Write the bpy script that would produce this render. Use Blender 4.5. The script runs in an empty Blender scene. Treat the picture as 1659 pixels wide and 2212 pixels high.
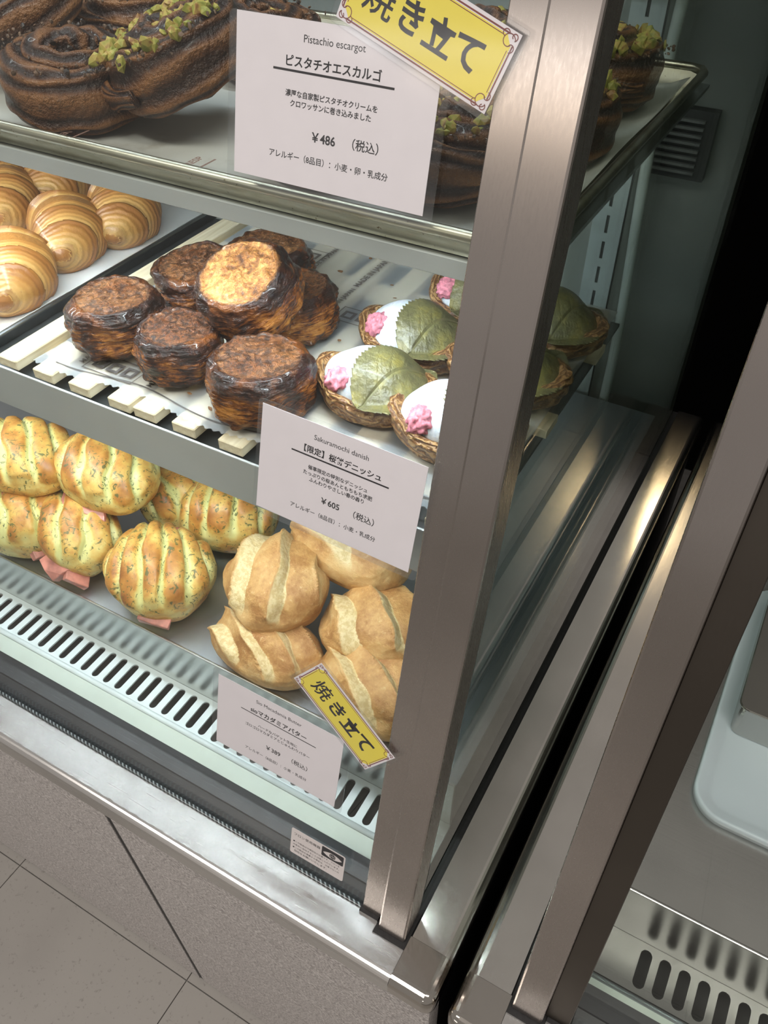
import bpy, bmesh, math, random
from mathutils import Vector, Matrix, noise, Euler

sc = bpy.context.scene
COL = sc.collection
PI = math.pi
random.seed(7)

# ------------------------------------------------------------------ camera
# metres; x along the front of the counters, y into them, z up; z = 0 is the top of the steel rail
FPX = 1770.4
RW = ((0.8708316, 0.4915788, -0.0015957), (0.3364781, -0.5984310, -0.7270920), (-0.3583780, 0.6326378, -0.6865382))
CAMP = Vector((0, 0, 0.75))
cam_d = bpy.data.cameras.new('camera')
cam_d.sensor_fit = 'HORIZONTAL'; cam_d.sensor_width = 36.0
cam_d.lens = FPX / 1659.0 * 36.0
cam_d.clip_start = 0.02
cam = bpy.data.objects.new('camera', cam_d); COL.objects.link(cam)
Rt = Matrix(RW).transposed()
cx, cy, cz = Rt.col[0], -Rt.col[1], -Rt.col[2]
cam.matrix_world = Matrix(((cx[0], cy[0], cz[0], CAMP[0]), (cx[1], cy[1], cz[1], CAMP[1]), (cx[2], cy[2], cz[2], CAMP[2]), (0, 0, 0, 1)))
sc.camera = cam

def ray(u, v):
    return Rt @ Vector(((u - 829.5) / FPX, (v - 1106.0) / FPX, 1.0))
def PZ(u, v, z):
    d = ray(u, v); return CAMP + d * ((z - CAMP.z) / d.z)
def PY(u, v, y):
    d = ray(u, v); return CAMP + d * ((y - CAMP.y) / d.y)

# ------------------------------------------------------------------ world, lights, exposure
w = bpy.data.worlds.new('shop_ambient'); sc.world = w; w.use_nodes = True
w.node_tree.nodes['Background'].inputs[0].default_value = (0.95, 0.88, 0.82, 1)
w.node_tree.nodes['Background'].inputs[1].default_value = 0.34
sc.view_settings.view_transform = 'Standard'; sc.view_settings.look = 'None'
sc.view_settings.gamma = 1; sc.view_settings.use_curve_mapping = False
sc.view_settings.exposure = 0.0

def area(name, loc, target, sx, sy, power, col):
    l = bpy.data.lights.new(name, 'AREA'); l.shape = 'RECTANGLE'; l.size = sx; l.size_y = sy
    l.energy = power; l.color = col
    o = bpy.data.objects.new(name, l); COL.objects.link(o); o.location = loc
    o.rotation_euler = (Vector(target) - Vector(loc)).to_track_quat('-Z', 'Y').to_euler()
    return o
# ceiling fixtures of the shop
area('ceiling_light', (-0.9, -0.9, 2.1), (-0.9, -0.6, 0), 1.2, 0.25, 26, (1.0, 0.93, 0.86))
area('ceiling_light', (0.6, -0.3, 2.1), (0.5, 0.0, 0), 1.2, 0.25, 16, (1.0, 0.93, 0.86))
area('ceiling_light', (-0.34, 3.2, 2.1), (-0.34, 3.0, 0), 0.22, 0.3, 3.0, (1.0, 0.76, 0.42))

area('ceiling_light', (-1.8, -6.2, 1.9), (-1.8, -5.7, 0), 5.0, 0.30, 45, (1.0, 0.97, 0.95))
area('ceiling_light', (-1.8, -7.6, 1.9), (-1.8, -7.0, 0), 5.0, 0.30, 45, (1.0, 0.78, 0.55))

# ------------------------------------------------------------------ helpers
def link(o, parent=None):
    COL.objects.link(o)
    if parent is not None: o.parent = parent
    return o
def tag(o, label, cat, group=None, kind=None):
    o['label'] = label; o['category'] = cat
    if group: o['group'] = group
    if kind: o['kind'] = kind
    return o
def empty(name, loc=(0, 0, 0), rot=(0, 0, 0)):
    o = bpy.data.objects.new(name, None); o.empty_display_size = 0.02
    o.location = loc; o.rotation_euler = rot
    return link(o)
def obj(name, me, mat, parent=None, loc=None, rot=None):
    if mat is not None and len(me.materials) == 0: me.materials.append(mat)
    o = bpy.data.objects.new(name, me)
    if loc is not None: o.location = loc
    if rot is not None: o.rotation_euler = rot
    return link(o, parent)

class B:
    """collects shapes into one mesh"""
    def __init__(s): s.v = []; s.f = []; s.at = []
    def add(s, vs, fs, at=None):
        k = len(s.v); s.v += [tuple(p) for p in vs]; s.f += [tuple(i + k for i in f) for f in fs]
        s.at += list(at) if at else [0.0] * len(vs)
        return s
    def box(s, x0, x1, y0, y1, z0, z1, shear=0.0):
        vs = [(x, y + shear * z, z) for z in (z0, z1) for y in (y0, y1) for x in (x0, x1)]
        return s.add(vs, [(0, 2, 3, 1), (4, 5, 7, 6), (0, 1, 5, 4), (2, 6, 7, 3), (0, 4, 6, 2), (1, 3, 7, 5)])
    def prism(s, prof, a, b, axis='x'):
        n = len(prof)
        if axis == 'x': vs = [(a, p, q) for p, q in prof] + [(b, p, q) for p, q in prof]
        elif axis == 'y': vs = [(p, a, q) for p, q in prof] + [(p, b, q) for p, q in prof]
        else: vs = [(p, q, a) for p, q in prof] + [(p, q, b) for p, q in prof]
        fs = [tuple(range(n)), tuple(range(2 * n - 1, n - 1, -1))] + [(i, i + n, (i + 1) % n + n, (i + 1) % n) for i in range(n)]
        return s.add(vs, fs)
    def tube(s, pts, r, n=8, caps=True):
        pts = [Vector(p) for p in pts]; vs = []; fs = []
        for i, p in enumerate(pts):
            d = (pts[min(i + 1, len(pts) - 1)] - pts[max(i - 1, 0)]).normalized()
            a = d.orthogonal().normalized() if i == 0 else (a - d * a.dot(d)).normalized()
            b = d.cross(a)
            for k in range(n):
                t = 2 * PI * k / n; vs.append(p + (a * math.cos(t) + b * math.sin(t)) * r)
        for i in range(len(pts) - 1):
            for k in range(n):
                fs.append((i * n + k, i * n + (k + 1) % n, (i + 1) * n + (k + 1) % n, (i + 1) * n + k))
        if caps: fs += [tuple(range(n - 1, -1, -1)), tuple((len(pts) - 1) * n + k for k in range(n))]
        return s.add(vs, fs)
    def surf(s, nu, nv, fn):
        vs = []; at = []; fs = []
        p, a = fn(0, 0.0); vs.append(p); at.append(a)
        for j in range(1, nv):
            for i in range(nu):
                p, a = fn(2 * PI * i / nu, j / nv); vs.append(p); at.append(a)
        p, a = fn(0, 1.0); vs.append(p); at.append(a)
        top = len(vs) - 1
        for i in range(nu):
            fs.append((0, 1 + (i + 1) % nu, 1 + i)); k = 1 + (nv - 2) * nu
            fs.append((top, k + i, k + (i + 1) % nu))
        for j in range(nv - 2):
            for i in range(nu):
                k = 1 + j * nu; fs.append((k + i, k + (i + 1) % nu, k + nu + (i + 1) % nu, k + nu + i))
        return s.add(vs, fs, at)
    def grid(s, nu, nv, fn):
        vs = []; at = []; fs = []
        for j in range(nv + 1):
            for i in range(nu + 1):
                p, a = fn(i / nu, j / nv); vs.append(p); at.append(a)
        for j in range(nv):
            for i in range(nu):
                k = j * (nu + 1) + i; fs.append((k, k + 1, k + nu + 2, k + nu + 1))
        return s.add(vs, fs, at)
    def mesh(s, name, smooth=False, bevel=0, attr=False, mirror=None, flat=True, segs=2):
        vs = s.v
        if mirror is not None: vs = [(mirror - x, y, z) for x, y, z in vs]
        me = bpy.data.meshes.new(name); me.from_pydata(vs, [], s.f); me.update()
        if attr:
            a = me.attributes.new('a', 'FLOAT', 'POINT'); a.data.foreach_set('value', s.at)
        bm = bmesh.new(); bm.from_mesh(me)
        bmesh.ops.recalc_face_normals(bm, faces=bm.faces)
        if bevel:
            es = [e for e in bm.edges if len(e.link_faces) == 2 and e.calc_face_angle(0) > 0.6]
            bmesh.ops.bevel(bm, geom=es, offset=bevel, segments=segs, profile=0.5, affect='EDGES', clamp_overlap=True)
        bm.to_mesh(me); bm.free()
        if smooth: me.polygons.foreach_set('use_smooth', [True] * len(me.polygons))
        elif bevel:
            me.polygons.foreach_set('use_smooth', [p.area < 1e-9 for p in me.polygons])
        me.update()
        return me
    def build(s, name, mat, parent=None, loc=None, rot=None, **k):
        return obj(name, s.mesh(name, **k), mat, parent, loc, rot)

def NZ(x, y, z, sc_=1.0): return noise.noise(Vector((x * sc_, y * sc_, z * sc_)))
def lerp(a, b, t): return a + (b - a) * t
def clamp(x, a=0.0, b=1.0): return max(a, min(b, x))
def sstep(a, b, x):
    t = clamp((x - a) / (b - a)); return t * t * (3 - 2 * t)

# ------------------------------------------------------------------ materials
class Mt:
    def __init__(s, name, base=(0.5, 0.5, 0.5), rough=0.5, metal=0.0, coat=0.0, spec=0.5, sss=0.0):
        s.m = bpy.data.materials.new(name); s.m.use_nodes = True; s.t = s.m.node_tree
        s.b = s.t.nodes['Principled BSDF']; s.out = s.t.nodes['Material Output']
        s.set(base, rough, metal); s.b.inputs['Coat Weight'].default_value = coat
        s.b.inputs['Coat Roughness'].default_value = 0.08
        s.b.inputs['Specular IOR Level'].default_value = spec
        if sss:
            s.b.inputs['Subsurface Weight'].default_value = sss
            s.b.inputs['Subsurface Radius'].default_value = (0.01, 0.005, 0.003); s.b.inputs['Subsurface Scale'].default_value = 0.4
    def set(s, base, rough, metal):
        s.b.inputs['Base Color'].default_value = (*base, 1); s.b.inputs['Roughness'].default_value = rough; s.b.inputs['Metallic'].default_value = metal
    def n(s, typ, **k):
        nd = s.t.nodes.new(typ)
        for a, v in k.items():
            if hasattr(nd, a): setattr(nd, a, v)
            else: s.inp(nd, a, v)
        return nd
    def inp(s, nd, key, v):
        i = nd.inputs[key if isinstance(key, int) else key.replace('_', ' ')] if not isinstance(key, int) else nd.inputs[key]
        if hasattr(v, 'is_output'): s.t.links.new(v, i)
        else: i.default_value = v
    def L(s, o, nd, key): s.t.links.new(o, nd.inputs[key])
    def coords(s, kind='Object', scale=(1, 1, 1)):
        tc = s.n('ShaderNodeTexCoord'); mp = s.n('ShaderNodeMapping'); s.L(tc.outputs[kind], mp, 'Vector')
        mp.inputs['Scale'].default_value = scale
        return mp.outputs[0]
    def noise(s, vec, scale, detail=3, rough=0.55, dist=0.0):
        nd = s.n('ShaderNodeTexNoise'); s.L(vec, nd, 'Vector'); nd.inputs['Scale'].default_value = scale
        nd.inputs['Detail'].default_value = detail; nd.inputs['Roughness'].default_value = rough; nd.inputs['Distortion'].default_value = dist
        return nd.outputs[0]
    def ramp(s, fac, stops, interp='LINEAR'):
        nd = s.n('ShaderNodeValToRGB'); cr = nd.color_ramp; cr.interpolation = interp
        while len(cr.elements) < len(stops): cr.elements.new(0.5)
        for e, (p, c) in zip(cr.elements, stops):
            e.position = p; e.color = (*c, 1) if len(c) == 3 else c
        s.L(fac, nd, 'Fac'); return nd.outputs[0]
    def math(s, op, a, b=0.0, c=None, cl=False):
        nd = s.n('ShaderNodeMath'); nd.operation = op; nd.use_clamp = cl
        for i, x in enumerate((a, b) if c is None else (a, b, c)):
            if hasattr(x, 'is_output'): s.t.links.new(x, nd.inputs[i])
            else: nd.inputs[i].default_value = x
        return nd.outputs[0]
    def smooth(s, x, a, b):
        nd = s.n('ShaderNodeMapRange'); nd.interpolation_type = 'SMOOTHSTEP'; s.L(x, nd, 0)
        nd.inputs[1].default_value = a; nd.inputs[2].default_value = b; return nd.outputs[0]
    def mix(s, fac, a, b, blend='MIX'):
        nd = s.n('ShaderNodeMix'); nd.data_type = 'RGBA'; nd.blend_type = blend
        for i, x in ((0, fac), (6, a), (7, b)):
            if hasattr(x, 'is_output'): s.t.links.new(x, nd.inputs[i])
            else: nd.inputs[i].default_value = x if i == 0 else (*x, 1)
        return nd.outputs[2]
    def xyz(s, vec):
        nd = s.n('ShaderNodeSeparateXYZ'); s.L(vec, nd, 0); return nd.outputs
    def attr(s, name='a'):
        nd = s.n('ShaderNodeAttribute'); nd.attribute_name = name; return nd.outputs['Fac']
    def tone(s):
        nd = s.n('ShaderNodeObjectInfo'); sp = s.n('ShaderNodeSeparateColor'); s.L(nd.outputs['Color'], sp, 0)
        return sp.outputs[0]
    def col(s, o): s.L(o, s.b, 'Base Color'); return s
    def rough(s, o): s.L(o, s.b, 'Roughness'); return s
    def bump(s, h, strength=0.3, dist=0.002):
        nd = s.n('ShaderNodeBump'); s.L(h, nd, 'Height'); nd.inputs['Strength'].default_value = strength; nd.inputs['Distance'].default_value = dist
        s.L(nd.outputs[0], s.b, 'Normal'); return s

def steel(name, base, r, stretch=(1, 1, 1), scale=300, bs=0.08, var=0.12):
    m = Mt(name, base, r, 1.0)
    v = m.coords('Object', stretch)
    n1 = m.noise(v, scale, 2); n2 = m.noise(m.coords('Object'), 9, 3)
    d = tuple(c * (1 - var) for c in base); l = tuple(min(1, c * (1 + var)) for c in base)
    m.col(m.mix(m.smooth(n2, 0.3, 0.7), d, l))
    rr = m.math('MULTIPLY_ADD', n1, 0.08, r - 0.04); m.rough(rr)
    if bs > 0.005: m.bump(n1, bs, 0.0004)
    return m.m
STEEL_POST = steel('brushed_steel_vertical', (0.52, 0.475, 0.45), 0.28, (1, 1, 0.02), 900, 0.0, 0.06)
_b = STEEL_POST.node_tree.nodes['Principled BSDF']; _b.inputs['Anisotropic'].default_value = 0.85
_t = STEEL_POST.node_tree.nodes.new('ShaderNodeCombineXYZ'); _t.inputs[0].default_value = 1.0; _t.inputs[1].default_value = 0.05
STEEL_POST.node_tree.links.new(_t.outputs[0], _b.inputs['Tangent']); _b.inputs['Anisotropic Rotation'].default_value = 0.0
STEEL_RAIL = steel('satin_steel_rail', (0.68, 0.67, 0.655), 0.26, (0.03, 1, 1), 900, 0.03, 0.06)
STEEL_RAILY = steel('satin_steel_side_rail', (0.68, 0.65, 0.61), 0.16, (1, 0.03, 1), 900, 0.02, 0.06)
STEEL_CAP = steel('polished_steel_cap', (0.52, 0.49, 0.45), 0.09, (1, 1, 1), 60, 0.01, 0.05)
STEEL_SHELF = steel('dull_shelf_steel', (0.50, 0.53, 0.54), 0.35, (0.05, 1, 1), 500, 0.05, 0.1)
STEEL_WALL = steel('satin_steel_wall', (0.66, 0.68, 0.67), 0.30, (0.05, 1, 1), 300, 0.03, 0.08)
STEEL_DECK = steel('brushed_deck_steel', (0.52, 0.51, 0.49), 0.25, (0.03, 1, 1), 600, 0.06, 0.08)
STEEL_DECK2 = steel('brushed_deck_steel_plain', (0.46, 0.49, 0.52), 0.42, (0.03, 1, 1), 600, 0.06, 0.08)

def tray_metal():
    m = Mt('worn_tray_metal', (0.5, 0.48, 0.38), 0.33, 1.0)
    v = m.coords('Object', (0.25, 1, 1)); n1 = m.noise(v, 40, 5, 0.65); n2 = m.noise(m.coords('Object'), 260, 2)
    c = m.ramp(n1, [(0.3, (0.30, 0.26, 0.15)), (0.5, (0.52, 0.50, 0.40)), (0.7, (0.60, 0.60, 0.54))])
    m.col(m.mix(m.smooth(n2, 0.68, 0.75), c, (0.12, 0.09, 0.04)))
    m.rough(m.math('MULTIPLY_ADD', n1, 0.3, 0.2)); return m.m
TRAY = tray_metal()
STEEL_REFL = steel('dark_reflection_steel', (0.13, 0.115, 0.10), 0.35, (1, 1, 0.02), 900, 0.01, 0.06)  # right flange steel with its dark reflection put into the colour
LIP = steel('satin_aluminium_lip', (0.60, 0.63, 0.63), 0.5, (0.05, 1, 1), 400, 0.03, 0.05)
LIP.node_tree.nodes['Principled BSDF'].inputs['Metallic'].default_value = 0.55
GRILLE_R = steel('dark_satin_grille', (0.30, 0.30, 0.29), 0.35, (0.05, 1, 1), 300, 0.03, 0.08)

def simple(name, c, r, metal=0, spec=0.5, coat=0, nscale=None, var=0.1, bump=0, bscale=200, sss=0):
    m = Mt(name, c, r, metal, coat, spec, sss); v = m.coords('Object')
    if nscale:
        n = m.noise(v, nscale, 4)
        m.col(m.mix(m.smooth(n, 0.3, 0.7), tuple(x * (1 - var) for x in c), tuple(min(1, x * (1 + var)) for x in c)))
    if bump: m.bump(m.noise(v, bscale, 3), bump, 0.001)
    return m.m
BLACK = simple('black_rubber', (0.012, 0.012, 0.013), 0.5, nscale=300, var=0.3)
BLACKG = simple('black_gloss_trim', (0.012, 0.014, 0.018), 0.3, nscale=60, var=0.2)
VOID = simple('dark_cavity', (0.05, 0.052, 0.052), 0.6, nscale=40)
LEDGE = simple('pale_green_ledge_paint', (0.55, 0.62, 0.56), 0.4, nscale=30, var=0.03)
GRILLE = simple('white_grille_plastic', (0.68, 0.76, 0.78), 0.35, nscale=30, var=0.03)
GAPD = simple('dark_gap', (0.01, 0.01, 0.012), 0.4, nscale=30)
WOOD = None
def wood():
    m = Mt('pale_slat_wood', (0.7, 0.6, 0.42), 0.6); v = m.coords('Object', (40, 2.2, 40))
    n = m.noise(v, 6, 4); m.col(m.ramp(n, [(0.3, (0.60, 0.49, 0.31)), (0.7, (0.80, 0.71, 0.52))])); m.bump(n, 0.1, 0.001); return m.m
WOOD = wood()
def paper(name, c, tr=0.0, dirt=False):
    m = Mt(name, c, 0.6); v = m.coords('Object'); n = m.noise(v, 60, 3)
    if dirt:
        d = m.noise(v, 22, 5, 0.6)
        m.col(m.mix(m.smooth(d, 0.55, 0.8), c, (0.36, 0.33, 0.27)))
    else: m.col(m.mix(n, c, tuple(x * 0.94 for x in c)))
    m.bump(n, 0.1, 0.002)
    if tr:
        t = m.n('ShaderNodeBsdfTransparent'); mx = m.n('ShaderNodeMixShader'); mx.inputs[0].default_value = tr
        m.L(m.b.outputs[0], mx, 1); m.L(t.outputs[0], mx, 2); m.L(mx.outputs[0], m.out, 'Surface')
    return m.m
PAPER_T = paper('thin_waxed_paper', (0.86, 0.89, 0.93), 0.70)
PAPER_C = paper('tray_paper', (0.80, 0.81, 0.80))
PAPER_G = paper('greasy_tray_paper', (0.62, 0.62, 0.58), 0, True)
CARD = paper('card_paper', (0.80, 0.765, 0.80))
INK = simple('black_ink', (0.025, 0.024, 0.028), 0.6, nscale=50)
INKR = simple('dark_red_ink', (0.20, 0.05, 0.045), 0.6, nscale=50)
INKG = simple('grey_print', (0.10, 0.09, 0.09), 0.7, nscale=50)
INKB = simple('brown_print', (0.26, 0.16, 0.13), 0.7, nscale=50)
YELLOW = paper('yellow_card', (0.84, 0.72, 0.10))
STICK = paper('sticker_paper', (0.66, 0.62, 0.62))

def glass(name, ior=1.35, tint=(0.93, 0.965, 0.955), rough=0.0, haze=0.0):
    m = Mt(name); t = m.n('ShaderNodeBsdfTransparent'); t.inputs[0].default_value = (*tint, 1)
    g = m.n('ShaderNodeBsdfGlossy'); g.inputs['Roughness'].default_value = rough; g.inputs[0].default_value = (1, 1, 1, 1)
    ge = m.n('ShaderNodeNewGeometry'); dp = m.n('ShaderNodeVectorMath'); dp.operation = 'DOT_PRODUCT'
    m.L(ge.outputs['Normal'], dp, 0); m.L(ge.outputs['Incoming'], dp, 1)
    r0 = ((ior - 1) / (ior + 1)) ** 2                     # Schlick reflectance, the same from both sides of the pane
    fr = m.math('MULTIPLY_ADD', m.math('POWER', m.math('SUBTRACT', 1.0, m.math('ABSOLUTE', dp.outputs['Value']), cl=True), 5.0), 1 - r0, r0)
    mx = m.n('ShaderNodeMixShader'); m.L(fr, mx, 0); m.L(t.outputs[0], mx, 1); m.L(g.outputs[0], mx, 2)
    last = mx.outputs[0]
    if haze:
        d = m.n('ShaderNodeBsdfDiffuse'); d.inputs[0].default_value = (0.8, 0.82, 0.84, 1)
        n = m.noise(m.coords('Object'), 7, 3); fac = m.math('MULTIPLY', m.smooth(n, 0.35, 0.75), haze)
        m2 = m.n('ShaderNodeMixShader'); m.L(fac, m2, 0); m.L(last, m2, 1); m.L(d.outputs[0], m2, 2); last = m2.outputs[0]
    m.t.nodes.remove(m.b); m.L(last, m.out, 'Surface'); return m.m
GLASS = glass('counter_glass', 1.40, (0.96, 0.98, 0.97), 0, 0.0)
GLASS_S = glass('side_glass', 1.42, (0.84, 0.87, 0.83), 0, 0.0)
SLEEVE = glass('clear_plastic_sleeve', 1.40, (0.96, 0.965, 0.97), 0.10, 0.05)

# ------------------------------------------------------------------ glass plane of the fronts
TT = 0.23148; TH = math.atan(TT); ST, CT = math.sin(TH), math.cos(TH)
def gplane(y0):           # frame whose X = along counter, Y = up the glass, Z = out of the glass
    return Matrix(((1, 0, 0, 0), (0, ST, -CT, y0), (0, CT, ST, 0), (0, 0, 0, 1)))
MIRX = -0.1254            # x of a part of the other counter = MIRX - x

def rail_profile(y0=0.198, y1=0.238, zb=-0.030, r=0.008):
    p = [(y1, 0.0)]
    p += [(y0 + r - r * math.sin(a), -r + r * math.cos(a)) for a in [PI / 2 * i / 6 for i in range(7)]]
    p += [(y0 + 0.005 - 0.005 * math.cos(a), zb + 0.005 - 0.005 * math.sin(a)) for a in [PI / 2 * i / 4 for i in range(5)]]
    p += [(y1, zb)]
    return p

def slot_cells(bb, x0, n, pitch, ya, yb, sa, sb, wslot, z, th=0.002, xl=None, xr=None):
    """plate in the xy plane with n real slots, cells starting at x0"""
    A = pitch / 2; yc = (sa + sb) / 2; r = wslot / 2; Lh = (sb - sa) / 2
    for i in range(n):
        xc = x0 + A + i * pitch
        pts = []
        for sgn, cyy, B_ in ((1, yc + Lh - r, yb), (-1, yc - Lh + r, ya)):
            ac = math.atan2(abs(B_ - cyy), A)
            angs = sorted(set([0, PI * 0.12, ac, PI * 0.36, PI / 2, PI * 0.64, PI - ac, PI * 0.88, PI]))
            for a in angs:
                dx, dy = math.cos(a), math.sin(a) * sgn
                k = min(A / abs(dx) if abs(dx) > 1e-6 else 1e9, abs(B_ - cyy) / abs(dy) if abs(dy) > 1e-6 else 1e9)
                if sgn < 0: a2 = PI - a; dx = math.cos(a2); k = min(A / abs(dx) if abs(dx) > 1e-6 else 1e9, abs(B_ - cyy) / abs(dy) if abs(dy) > 1e-6 else 1e9)
                pts.append(((xc + dx * r, cyy + dy * r), (xc + dx * k, cyy + dy * k)))
        m = len(pts); vs = [(p[0], p[1], z) for p, q in pts] + [(q[0], q[1], z) for p, q in pts] + [(p[0], p[1], z - th) for p, q in pts]
        fs = []
        for j in range(m):
            k = (j + 1) % m
            fs += [(j, k, m + k, m + j), (j, 2 * m + j, 2 * m + k, k)]
        bb.add(vs, fs)
    xe = x0 + n * pitch
    if xl is not None: bb.box(xl, x0, ya, yb, z - th, z)
    if xr is not None: bb.box(xe, xr, ya, yb, z - th, z)

# ------------------------------------------------------------------ room
ZF = -0.592
floor = B().box(-4, 4, -3, 3, ZF - 0.05, ZF - 0.004).build('floor', simple('tile_grout', (0.26, 0.25, 0.235), 0.8, nscale=50))
floor['kind'] = 'structure'
def tile_mat():
    m = Mt('grey_floor_tile', (0.36, 0.34, 0.32), 0.45); v = m.coords('Object'); n = m.noise(v, 3, 5); n2 = m.noise(v, 180, 2)
    c = m.mix(m.smooth(n, 0.3, 0.7), (0.27, 0.255, 0.24), (0.33, 0.315, 0.295)); m.col(m.mix(m.smooth(n2, 0.6, 0.75), c, (0.25, 0.235, 0.22)))
    m.bump(n2, 0.05, 0.001); return m.m
TILE = tile_mat()
tp = PZ(403, 2118, ZF); tq = PZ(40, 1873, ZF)
TW = abs(tp.x - tq.x)
for ix in range(-3, 5):
    for iy in range(-3, 2):
        x1 = tp.x + ix * TW; y1 = tp.y - 0.0 + iy * TW
        B().box(x1 - TW + 0.0008, x1 - 0.0008, y1 - TW + 0.0008, y1 - 0.0008, ZF - 0.004, ZF).build('tile', TILE, floor)
wb = B().box(-3, 3, 1.75, 1.8, ZF, 0.70).build('dark_space_backdrop', simple('backdrop_black', (0.004, 0.004, 0.004), 0.9, spec=0.05, nscale=5))  # black sheet added for the unlit space behind, cut low for rail reflections
wb['kind'] = 'structure'

# ------------------------------------------------------------------ the counters
XL = -1.05
def felt():
    m = Mt('grey_fibre_panel', (0.3, 0.28, 0.27), 0.85, spec=0.2); v = m.coords('Object'); n = m.noise(v, 420, 3, 0.6); n2 = m.noise(v, 130, 2)
    c = m.ramp(n, [(0.32, (0.20, 0.185, 0.18)), (0.5, (0.46, 0.435, 0.425)), (0.68, (0.78, 0.75, 0.73))])
    m.col(m.mix(m.math('MULTIPLY', n2, 0.5), c, (0.46, 0.435, 0.43))); m.bump(n, 0.25, 0.001); return m.m
FELT = felt()
def spacer_mat():
    m = Mt('dotted_glass_spacer', (0.03, 0.04, 0.045), 0.35); v = m.coords('Object')
    x = m.xyz(v)[0]; y = m.xyz(v)[1]
    s_ = m.math('ADD', x, y); f = m.math('FRACT', m.math('MULTIPLY', s_, 200.0)); d = m.math('ABSOLUTE', m.math('SUBTRACT', f, 0.5))
    n = m.smooth(d, 0.24, 0.14); m.col(m.mix(n, (0.02, 0.028, 0.032), (0.30, 0.37, 0.40))); return m.m
SPACER = spacer_mat()

def counter(name, label, mir, left):
    t = empty(name, (0, 0, 0)); tag(t, label, 'display case', 'steel and glass display cases')
    k = dict(mirror=mir)
    B().prism(rail_profile(), XL, -0.1099, 'x').build('front_rail', STEEL_RAIL, t, smooth=False, **k)
    # corner cap
    cm = B().box(-0.1096, -0.0685, 0.1975, 0.2393, -0.0305, 0.0004).mesh('corner_cap')
    bm = bmesh.new(); bm.from_mesh(cm)
    es = [e for e in bm.edges if (abs(sum(v.co.x for v in e.verts) / 2 + 0.0685) < 1e-5 and not all(v.co.y > 0.239 for v in e.verts)) or (abs(sum(v.co.y for v in e.verts) / 2 - 0.1975) < 1e-5 and not all(v.co.x < -0.109 for v in e.verts))]
    bmesh.ops.bevel(bm, geom=es, offset=0.010, segments=6, profile=0.5, affect='EDGES', clamp_overlap=True)
    if mir is not None:
        for v in bm.verts: v.co.x = mir - v.co.x
        bmesh.ops.recalc_face_normals(bm, faces=bm.faces)
    bm.to_mesh(cm); bm.free(); cm.polygons.foreach_set('use_smooth', [p.area < 8e-5 for p in cm.polygons])
    obj('corner_cap', cm, STEEL_CAP, t)
    # side rail with a rounded outer edge
    pr = [(-0.1085, 0.0), (-0.1085, -0.03), (-0.072, -0.03)]
    pr += [(-0.0795 + 0.011 * math.cos(a), -0.011 + 0.011 * math.sin(a)) for a in [PI / 2 * i / 8 for i in range(9)]]
    o = B().prism(pr, 0.2396, 1.109, 'y').build('side_rail', STEEL_RAILY, t, **k)
    B().box(-0.1165, -0.1088, 0.236, 1.109, -0.02, -0.0035).build('glass_gasket', BLACK, t, **k)
    # post: leaning square tube with a set back flange for the glass
    zt = 0.95
    B().box(-0.1377, -0.1121, 0.2300, 0.2595, 0.0015, zt, TT).build('corner_post', STEEL_POST, t, bevel=0.0018, segs=2, **k)
    B().box(-0.1575, -0.1379, 0.2372, 0.2405, 0.004, zt, TT).build('post_flange', STEEL_POST if left else STEEL_REFL, t, bevel=0.0006, segs=1, **k)
    B().box(-0.1405, -0.1098, 0.2258, 0.262, -0.001, 0.0013).box(-0.159, -0.1405, 0.2345, 0.262, -0.001, 0.0042).build('post_foot_seal', BLACK, t, **k)
    # glass
    B().box(XL, -0.1381, 0.2410, 0.2440, 0.001, zt, TT).build('front_glass', GLASS, t, **k)
    B().add([(-0.1165, 0.2620, 0.0), (-0.1165, 1.109, 0.0), (-0.1165, 1.109, zt), (-0.1165, 0.262 + TT * zt, zt),
             (-0.1128, 0.2620, 0.0), (-0.1128, 1.109, 0.0), (-0.1128, 1.109, zt), (-0.1128, 0.262 + TT * zt, zt)],
            [(0, 1, 2, 3), (4, 7, 6, 5), (0, 4, 5, 1), (1, 5, 6, 2), (2, 6, 7, 3), (3, 7, 4, 0)]).build('side_glass', GLASS_S, t, **k)
    B().box(XL, -0.1585, 0.2385, 0.2406, -0.002, 0.0035).build('glass_spacer', SPACER, t, **k)
    # front well seen through the glass: black trim, pale ledge, bead, slotted air grille, steel riser
    xi = -0.1235
    B().prism([(0.2445, -0.012), (0.2445, -0.010), (0.2600, -0.0065), (0.2605, -0.0040), (0.2725, -0.0020), (0.2794, -0.0004), (0.2794, -0.012)], XL, xi, 'x').build('inner_front_trim', BLACKG, t, **k)
    B().box(XL, xi, 0.2794, 0.2966 if left else 0.2850, -0.008, 0.0).build('inner_ledge', LEDGE, t, **k)
    B().tube([(XL, 0.3000 if left else 0.2872, -0.0005), (xi, 0.3000 if left else 0.2872, -0.0005)], 0.0032 if left else 0.0026, 10).build('ledge_bead', GRILLE if left else STEEL_DECK2, t, smooth=True, **k)
    bb = B()
    if left: slot_cells(bb, -1.045, 54, 0.0165, 0.3022, 0.3450, 0.3052, 0.3405, 0.0085, 0.0, 0.002, XL, xi)
    else: slot_cells(bb, -1.031, 52, 0.0162, 0.2905, 0.3330, 0.2950, 0.3280, 0.0098, 0.0, 0.002, XL, xi - 0.001)
    bb.build('air_grille', GRILLE if left else GRILLE_R, t, **k)
    B().box(XL, xi, 0.292, 0.36, -0.07, -0.05).build('air_duct', VOID, t, **k)
    yw = 0.3452 if left else 0.3332
    zw = 0.0725 if left else 0.0752
    B().box(XL, xi - 0.0005, yw, yw + 0.003, -0.001, zw).build('deck_riser', STEEL_WALL if left else STEEL_DECK, t, bevel=0.001, segs=2, **k)
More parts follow.
